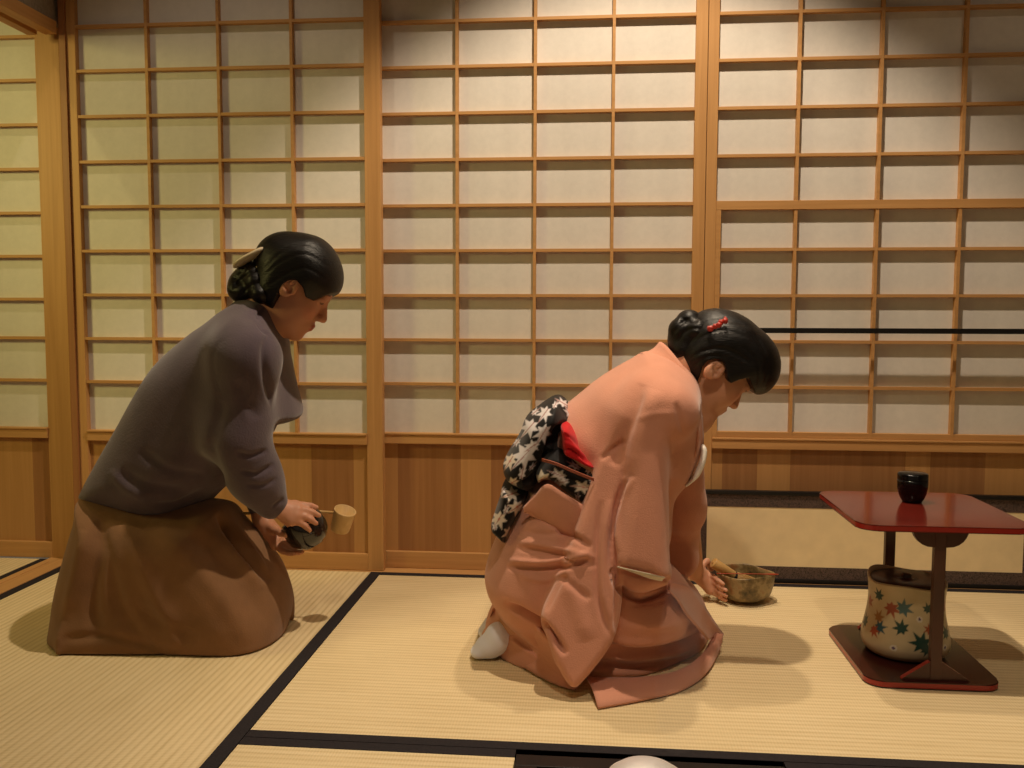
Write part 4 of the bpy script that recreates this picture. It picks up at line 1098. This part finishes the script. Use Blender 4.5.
# ------------------------------------------------------------------ the person in the grey sweater
SWE = cloth('mauve_grey_knit', (0.104, 0.077, 0.094), weave=700, noise=0.12, sheen=0.3, bstr=0.5)
SKT = cloth('brown_wool_skirt', (0.235, 0.120, 0.056), noise=0.10, sheen=0.15)
YL = -0.515
lp = empty('person', (-0.88, YL, 0.0), 'person in dark grey sweater and long brown skirt, kneeling by the left shoji', 'person')
HL = Head(P(292, 283, YL), 33, 10, 0, 0.95, (0.0184, 0.018))
bv = Vol((-1.12, -0.80, -0.005), (-0.52, -0.25, 0.90), 0.0031)
HL.build(bv)
nb = HL.w((-0.030, 0, -0.045)); nt_ = P(252, 328, YL)
bv.cap(nb, nt_, 0.047, 0.052, 0.02); bv.cap(HL.w((0.0, 0, -0.075)), P(262, 345, YL), 0.034, 0.036, 0.02)
chest = P(220, 385, YL); hip = P(150, 490, YL)
bv.cap(nt_, chest, 0.045, 0.08, 0.03); bv.cap(chest, hip, 0.08, 0.085, 0.03)
for q in (1, -1):
    hp = P(150, 525, YL + 0.05 * q); kn_ = P(245, 605, YL + 0.06 * q); an = P(110, 625, YL + .07 * q)
    bv.cap(hp, kn_, 0.06, 0.042, 0.02); bv.cap(kn_ + np.array([0, 0, -.01]), an, 0.036, 0.028, 0.02)
    bv.cap(an, P(82, 630, YL + .06 * q), 0.027, 0.02, 0.015)
    bv.cap(nt_, P(246, 358, YL + 0.115 * q), 0.035, 0.035, 0.03)
VC = P(307, 531.5, -0.530)                     # middle of the dark bowl
shn = P(246, 360, YL - 0.115); eln = P(241, 437, -0.655); wrn = P(270, 505.5, -0.600)
bv.cap(shn, eln, 0.035, 0.030, 0.015); bv.cap(eln, wrn, 0.034, 0.0225, 0.012)
shf = P(248, 360, YL + 0.115); elf = P(250, 432, -0.43); wrf = P(262, 519, -0.475)
bv.cap(shf, elf, 0.035, 0.028, 0.015); bv.cap(elf, wrf, 0.034, 0.0225, 0.012)
kn = [P(295, 505, -0.578), P(298, 510, -0.588), P(297, 516, -0.596), P(292, 521, -0.602)]
fing = [[P(303, 505, -0.574), P(310, 505.5, -0.570), P(316.5, 507.5, -0.566)],
        [P(306, 510.5, -0.584), P(313, 512.5, -0.580), P(319, 515.5, -0.575)],
        [P(305, 516.5, -0.592), P(311, 519.5, -0.590), P(316, 523.5, -0.586)],
        [P(300, 522.5, -0.598), P(305.5, 526, -0.595), P(309.5, 530, -0.592)]]
hand(bv, P(272, 506, -0.598), kn, fing, [P(279, 512, -0.580), P(284, 519, -0.570), P(290, 524, -0.566), P(296, 526, -0.567)], 0.0125, 0.0074)
kn = [P(276, 530, -0.478), P(277, 535, -0.490), P(277, 540, -0.502), P(275, 545, -0.512)]
fing = [[P(285, 541, -0.480), P(292, 547, -0.484), P(300, 550.5, -0.488)], [P(286, 545, -0.496), P(294, 550, -0.500), P(302, 552, -0.504)],
        [P(286, 549, -0.510), P(293, 552, -0.514), P(300, 553, -0.518)], [P(283, 551, -0.522), P(289, 553, -0.527), P(294, 553.5, -0.531)]]
hand(bv, P(264, 522, -0.478), kn, fing, [P(268, 525, -0.490), P(274, 530, -0.515), P(281, 533, -0.545), P(286, 535, -0.565)], 0.0125, 0.0074)
V, F = bv.mesh(2)
V[:, 2] = np.maximum(V[:, 2], 0.004)
make('body', V, F, SKIN, lp, HL.paint(V, (0.56, 0.265, 0.155)))
# hair
HY = float(HL.o[1])
hv = Vol((-0.87, HY - 0.125, 0.62), (-0.50, HY + 0.125, 0.92), 0.0026)
skull = [(262, 265), (270, 250), (284, 239.5), (302, 234), (319, 237), (332, 248), (340, 264), (342, 280), (337, 294), (322, 305), (298, 318), (272, 312), (258, 293)]
hv.pillow(PX(skull, HY), HY, 0.082, 0.062, 0.004)
HL.ell(hv, (-0.014, 0, 0.031), (0.095, 0.079, 0.080), 0.012)
face_cut = [(342, 293.5), (331, 292), (321, 296), (312, 301), (307, 297), (306, 287), (301, 281), (294, 280), (287, 285), (283, 293), (278, 301), (262, 330), (320, 360), (360, 320)]
fc = np.array([[q[0], q[2]] for q in PX(face_cut, HY - 0.05)])
hv.clip(lambda X, Y, Z: -seg2d((X + 0 * Z)[:, 0, :], (Z + 0 * X)[:, 0, :], fc)[:, None, :] + 0 * Y)
V, F = hv.mesh(2)
for pts in ([(258, 282), (280, 262), (306, 254), (330, 268)], [(262, 290), (284, 275), (306, 268), (328, 282)], [(262, 272), (282, 252), (306, 244), (330, 256)], [(268, 300), (284, 286), (300, 278)]):
    V = fold(V, F, pts, HY - .06, .004, -.0012)
hair = make('hair', V, F, HAIR, lp)
bn = Vol((-0.90, HY - 0.1, 0.66), (-0.64, HY + 0.1, 0.88), 0.0028)
for (x, y, rx, rz, dy) in ((264, 284, .034, .038, -.01), (268, 294, .030, .026, -.02), (246, 284, .036, .036, 0), (253, 275, .034, .030, -.01), (241, 290, .026, .028, -.014), (262, 276, .032, .030, 0), (248, 292, .026, .022, -.02)):
    bn.ell(P(x, y, HY + dy), (rx, .066 if x > 255 else .044, rz), None, 0.012)
V, F = bn.mesh(2)
for pts in ([(232, 290), (244, 276), (262, 268)], [(238, 298), (250, 286), (266, 280)], [(232, 280), (246, 268)]): V = fold(V, F, pts, HY - .05, .004, -.0035)
make('bun', V, F, HAIR, hair)
bm = bmesh.new()
q = smooth_curve([P(236, 267, HY - .035), P(245, 260, HY - .045), P(256, 254, HY - .045), P(266, 249, HY - .035)], 6)
tube(bm, q, list(np.interp(np.linspace(0, 1, len(q)), [0, .2, .8, 1], [.003, .0075, .0075, .003])), 12, flat=((0, 1, 0), 3.2))
q = smooth_curve([P(250, 274, HY - .043), P(258, 267, HY - .050), P(266, 263, HY - .055)], 6); tube(bm, q, 0.004, 8, flat=((0, 1, 0), 1.5))
ob = bm_obj('hair_clip', bm, plain('beige_hair_clip', (0.55, 0.45, 0.30), 0.4), lp, True); ob['label'] = 'beige hair clip'
# sweater
sw = Vol((-1.20, -0.80, 0.16), (-0.60, -0.22, 0.83), 0.0036)
tors = [(240, 306), (222, 317), (199, 331), (166, 360), (146, 390), (130, 419), (111, 452), (97, 478), (92, 494), (110, 504), (136, 512), (164, 519), (192, 516), (216, 494), (240, 470), (262, 436), (274, 424), (288, 421), (297, 418), (297, 411), (290, 385), (284, 358), (280, 336), (276, 312), (262, 302)]
sw.pillow(PX(tors, YL), YL, 0.160, 0.110, 0.02, smooth=5)
for q in (1, -1): sw.cap(P(240, 340, YL + .05 * q), P(247, 360, YL + 0.14 * q), 0.058, 0.055, 0.04)
sw.chain([P(247, 358, YL - .14), P(238, 440, -0.655), P(256, 478, -0.625), P(272, 504, -0.600)], [0.060, 0.050, 0.043, 0.0325], 0.06)
sw.chain([P(250, 358, YL + .14), P(250, 432, -0.43), P(260, 504, -0.47)], [0.058, 0.042, 0.030], 0.02)
# collar rising round the neck
sw.cap(P(256, 322, YL), P(264, 312, YL), 0.058, 0.050, 0.02)
sw.pillow(PX([(240, 304), (254, 300), (268, 303), (278, 311), (283, 334), (282, 352), (262, 356), (240, 330)], YL), YL, 0.068, 0.040, 0.02)
sw.pillow(PX([(246, 335), (266, 336), (272, 358), (277, 385), (283, 411), (282, 417), (274, 421), (262, 425), (256, 440), (240, 420), (244, 370)], YL - .04), YL, 0.115, 0.045, 0.03, smooth=4)
V, F = sw.mesh(9)
for pts, Yp, w_, a_ in [([(206, 440), (214, 462), (222, 486)], -.68, .014, -.008), ([(236, 452), (250, 456), (268, 450)], -.68, .005, -.006), ([(240, 470), (256, 474), (274, 464)], -.66, .005, -.006), ([(246, 484), (262, 486), (277, 478)], -.65, .005, -.004),
                        ([(272, 508), (278, 503), (284, 499)], -.63, .004, -.004), ([(120, 470), (150, 486), (190, 492)], -.66, .012, -.008), ([(140, 450), (170, 470), (205, 476)], -.66, .010, -.006), ([(150, 505), (176, 504), (205, 490)], -.66, .008, -.006),
                        ([(270, 330), (264, 350), (266, 380), (276, 410)], -.62, .008, -.008), ([(222, 400), (216, 430), (210, 450)], -.68, .014, -.005), ([(262, 306), (258, 322), (270, 336)], -.60, .005, -.006), ([(110, 470), (128, 490), (150, 500)], -.64, .01, .004), ([(236, 380), (246, 400), (258, 420)], -.7, .012, -.004)]:
    V = fold(V, F, pts, Yp, w_, a_)
swe = make('sweater', V, F, SWE, lp)
# skirt
sk = Vol((-1.24, -0.82, -0.012), (-0.57, -0.20, 0.36), 0.0040)
low = [(94, 488), (84, 515), (75, 545), (66, 580), (61, 612), (57, 640), (64, 650), (120, 652), (200, 652), (258, 648), (279, 630), (284, 606), (274, 574), (260, 553), (234, 523), (214, 504), (160, 500)]
sk.pillow(PX(low, YL - .05), YL - .03, 0.165, 0.110, 0.02, smooth=5)
g = [G(56, 654), G(68, 655.5), G(110, 656), G(167, 656), G(222, 657.5), G(252, 654), G(274, 644), G(284, 632), G(286, 616)]
ft = [(q[0], q[1]) for q in g] + [(-.685, -.47), (-.73, -.38), (-.84, -.32), (-1.0, -.33), (-1.12, -.40), (-1.165, -.55)]
sk.pillow(np.array(ft), 0.0, 0.085, 0.075, 0.03, axis='z', smooth=4)
sk.clip(lambda X, Y, Z: 0.0022 - Z + 0 * X + 0 * Y)
V, F = sk.mesh(3)
for pts, w_, a_ in [([(217, 514), (238, 545), (258, 568), (270, 582)], .007, -.016), ([(234, 520), (252, 548), (266, 570)], .006, .006), ([(222, 530), (242, 560), (262, 590)], .012, .006), ([(104, 512), (96, 550), (92, 600), (98, 640)], .018, -.012), ([(120, 516), (140, 560), (168, 620), (176, 650)], .022, .009), ([(100, 520), (108, 560), (122, 610), (150, 650)], .018, -.008),
                    ([(150, 522), (190, 560), (230, 610), (246, 645)], .022, .007), ([(170, 522), (210, 550), (246, 590), (270, 625)], .020, -.005), ([(60, 640), (100, 636), (140, 644), (168, 652)], .010, -.006), ([(84, 530), (76, 570), (64, 620)], .012, .006), ([(190, 520), (225, 548), (256, 580)], .016, .004), ([(130, 600), (160, 625), (200, 640)], .016, -.006)]:
    V = fold(V, F, pts, YL - .15, w_, a_)
V[:, 2] = np.maximum(V[:, 2], 0.0018)
make('skirt', V, F, SKT, lp)

# dark bowl in the hands
DK = plain('dark_glossy_glaze', (0.012, 0.009, 0.008), 0.12, 0.5, coat=0.5)
bowl2 = empty('rinse_bowl', tuple(VC), 'dark glossy round bowl held low in the hands of the person in the sweater', 'bowl')
bm = bmesh.new()
lathe(bm, [(0, -.034), (0.022, -.034), (0.024, -.031), (0.036, -.026), (0.0455, -.012), (0.0485, 0.004), (0.0475, 0.020), (0.0445, 0.030), (0.0435, 0.0335), (0.042, 0.031), (0.0440, 0.018), (0.0445, 0.004), (0.042, -.010), (0.03, -.022), (0, -.026)], 56)
bmesh.ops.transform(bm, matrix=Matrix.Translation(VC) @ Matrix.Rotation(-0.45, 4, 'Y') @ Matrix.Rotation(0.10, 4, 'X'), verts=bm.verts)
bm_obj('body', bm, DK, bowl2, True)
# bamboo ladle
lc = P(342.5, 520, -0.474)
lad = empty('bamboo_ladle', tuple(lc), 'long-handled bamboo water ladle carried across the dark bowl', 'ladle')
bm = bmesh.new()
lathe(bm, [(0, -.026), (0.0205, -.026), (0.0215, -.024), (0.0255, 0.024), (0.0252, 0.026), (0.0230, 0.026), (0.0195, -.020), (0, -.022)], 40)
bmesh.ops.transform(bm, matrix=Matrix.Translation(lc) @ Matrix.Rotation(0.34, 4, 'Y') @ Matrix.Rotation(0.22, 4, 'X'), verts=bm.verts)
BAMC = wood('pale_ladle_bamboo', (0.55, 0.34, 0.13), (0.66, 0.45, 0.20), 'z', 0.4)
bm_obj('cup', bm, BAMC, lad, True)
bm = bmesh.new(); tube(bm, [P(226, 514, -.474), P(270, 512.5, -.474), P(310, 511, -.474), P(334, 512.5, -.474)], 0.0032, 10)
bm_obj('handle', bm, BAMB, lad, True)
# ------------------------------------------------------------------ light
def spot(name, loc, to, power, size, blend, col, rad=0.03):
    l = bpy.data.lights.new(name, 'SPOT'); l.energy = power; l.spot_size = math.radians(size); l.spot_blend = blend; l.color = col; l.shadow_soft_size = rad
    o = bpy.data.objects.new(name, l); COL.objects.link(o); o.location = loc
    o.rotation_euler = (Vector(to) - Vector(loc)).to_track_quat('-Z', 'Y').to_euler()
    return o
WARM = (1.0, 0.815, 0.595)
spot('downlight_or_fill', (0.12, -0.75, 2.38), (0.12, -0.75, 0), 108, 96, 0.35, WARM, 0.025)
spot('downlight_or_fill', (-0.95, -0.80, 2.38), (-0.95, -0.80, 0), 9, 96, 0.3, WARM, 0.025)
spot('downlight_or_fill', (1.20, -0.80, 2.38), (1.20, -0.80, 0), 4, 96, 0.3, WARM, 0.025)
spot('downlight_or_fill', (0.25, -0.20, 2.38), (0.25, -0.95, 0), 46, 48, 0.4, WARM, 0.025)
spot('downlight_or_fill', (0.15, -2.0, 2.38), (0.30, -0.90, 0), 48, 54, 0.7, WARM, 0.05)  # added fill from the camera side, brightens the near sides of the people
a = bpy.data.lights.new('room_lamp', 'AREA'); a.spread = math.radians(80); a.energy = 2.7; a.size = 0.35; a.color = (1.0, 0.84, 0.28)
o = bpy.data.objects.new('room_lamp', a); COL.objects.link(o); o.location = (-2.5, -1.3, 1.50)
o.rotation_euler = (Vector((-1.3, -0.1, 0.9)) - o.location).to_track_quat('-Z', 'Y').to_euler()
spot('downlight_or_fill', (-2.1, -0.75, 2.38), (-2.1, -0.75, 0), 13, 96, 0.3, (1.0, 0.82, 0.33), 0.025)
w = bpy.data.worlds.new('world'); SC.world = w; w.use_nodes = True
w.node_tree.nodes['Background'].inputs[0].default_value = (1.0, 0.76, 0.50, 1); w.node_tree.nodes['Background'].inputs[1].default_value = 0.11

# faint steam rising from the kettle
SM = bpy.data.materials.new('steam'); SM.use_nodes = True; nt = SM.node_tree
nt.nodes.remove(nt.nodes['Principled BSDF'])
vs = nd(nt, 'ShaderNodeVolumeScatter'); vs.inputs['Color'].default_value = (1, 1, 1, 1)
v = coords(nt, (9, 9, 3.0)); n = nd(nt, 'ShaderNodeTexNoise', Scale=1.0, Detail=3.0, Distortion=1.2); nt.links.new(v, n.inputs['Vector'])
mr = nd(nt, 'ShaderNodeMapRange'); nt.links.new(n.outputs['Fac'], mr.inputs['Value'])
mr.inputs['From Min'].default_value = 0.42; mr.inputs['From Max'].default_value = 0.75; mr.inputs['To Min'].default_value = 0.0; mr.inputs['To Max'].default_value = 3.0
nt.links.new(mr.outputs['Result'], vs.inputs['Density']); nt.links.new(vs.outputs[0], nt.nodes['Material Output'].inputs['Volume'])
bm = bmesh.new()
q = smooth_curve([(KX + 0.034, KY + 0.02, 0.112), (KX + 0.046, KY + 0.02, 0.16), (KX + 0.042, KY + 0.03, 0.24), (KX + 0.052, KY + 0.04, 0.33)], 5)
tube(bm, q, list(np.interp(np.linspace(0, 1, len(q)), [0, .15, .5, 1], [.012, .030, .034, .026])), 16)
st = bm_obj('steam', bm, SM, None, True); tag(st, 'faint wisp of steam rising above the silvery kettle', 'steam', kind='stuff')
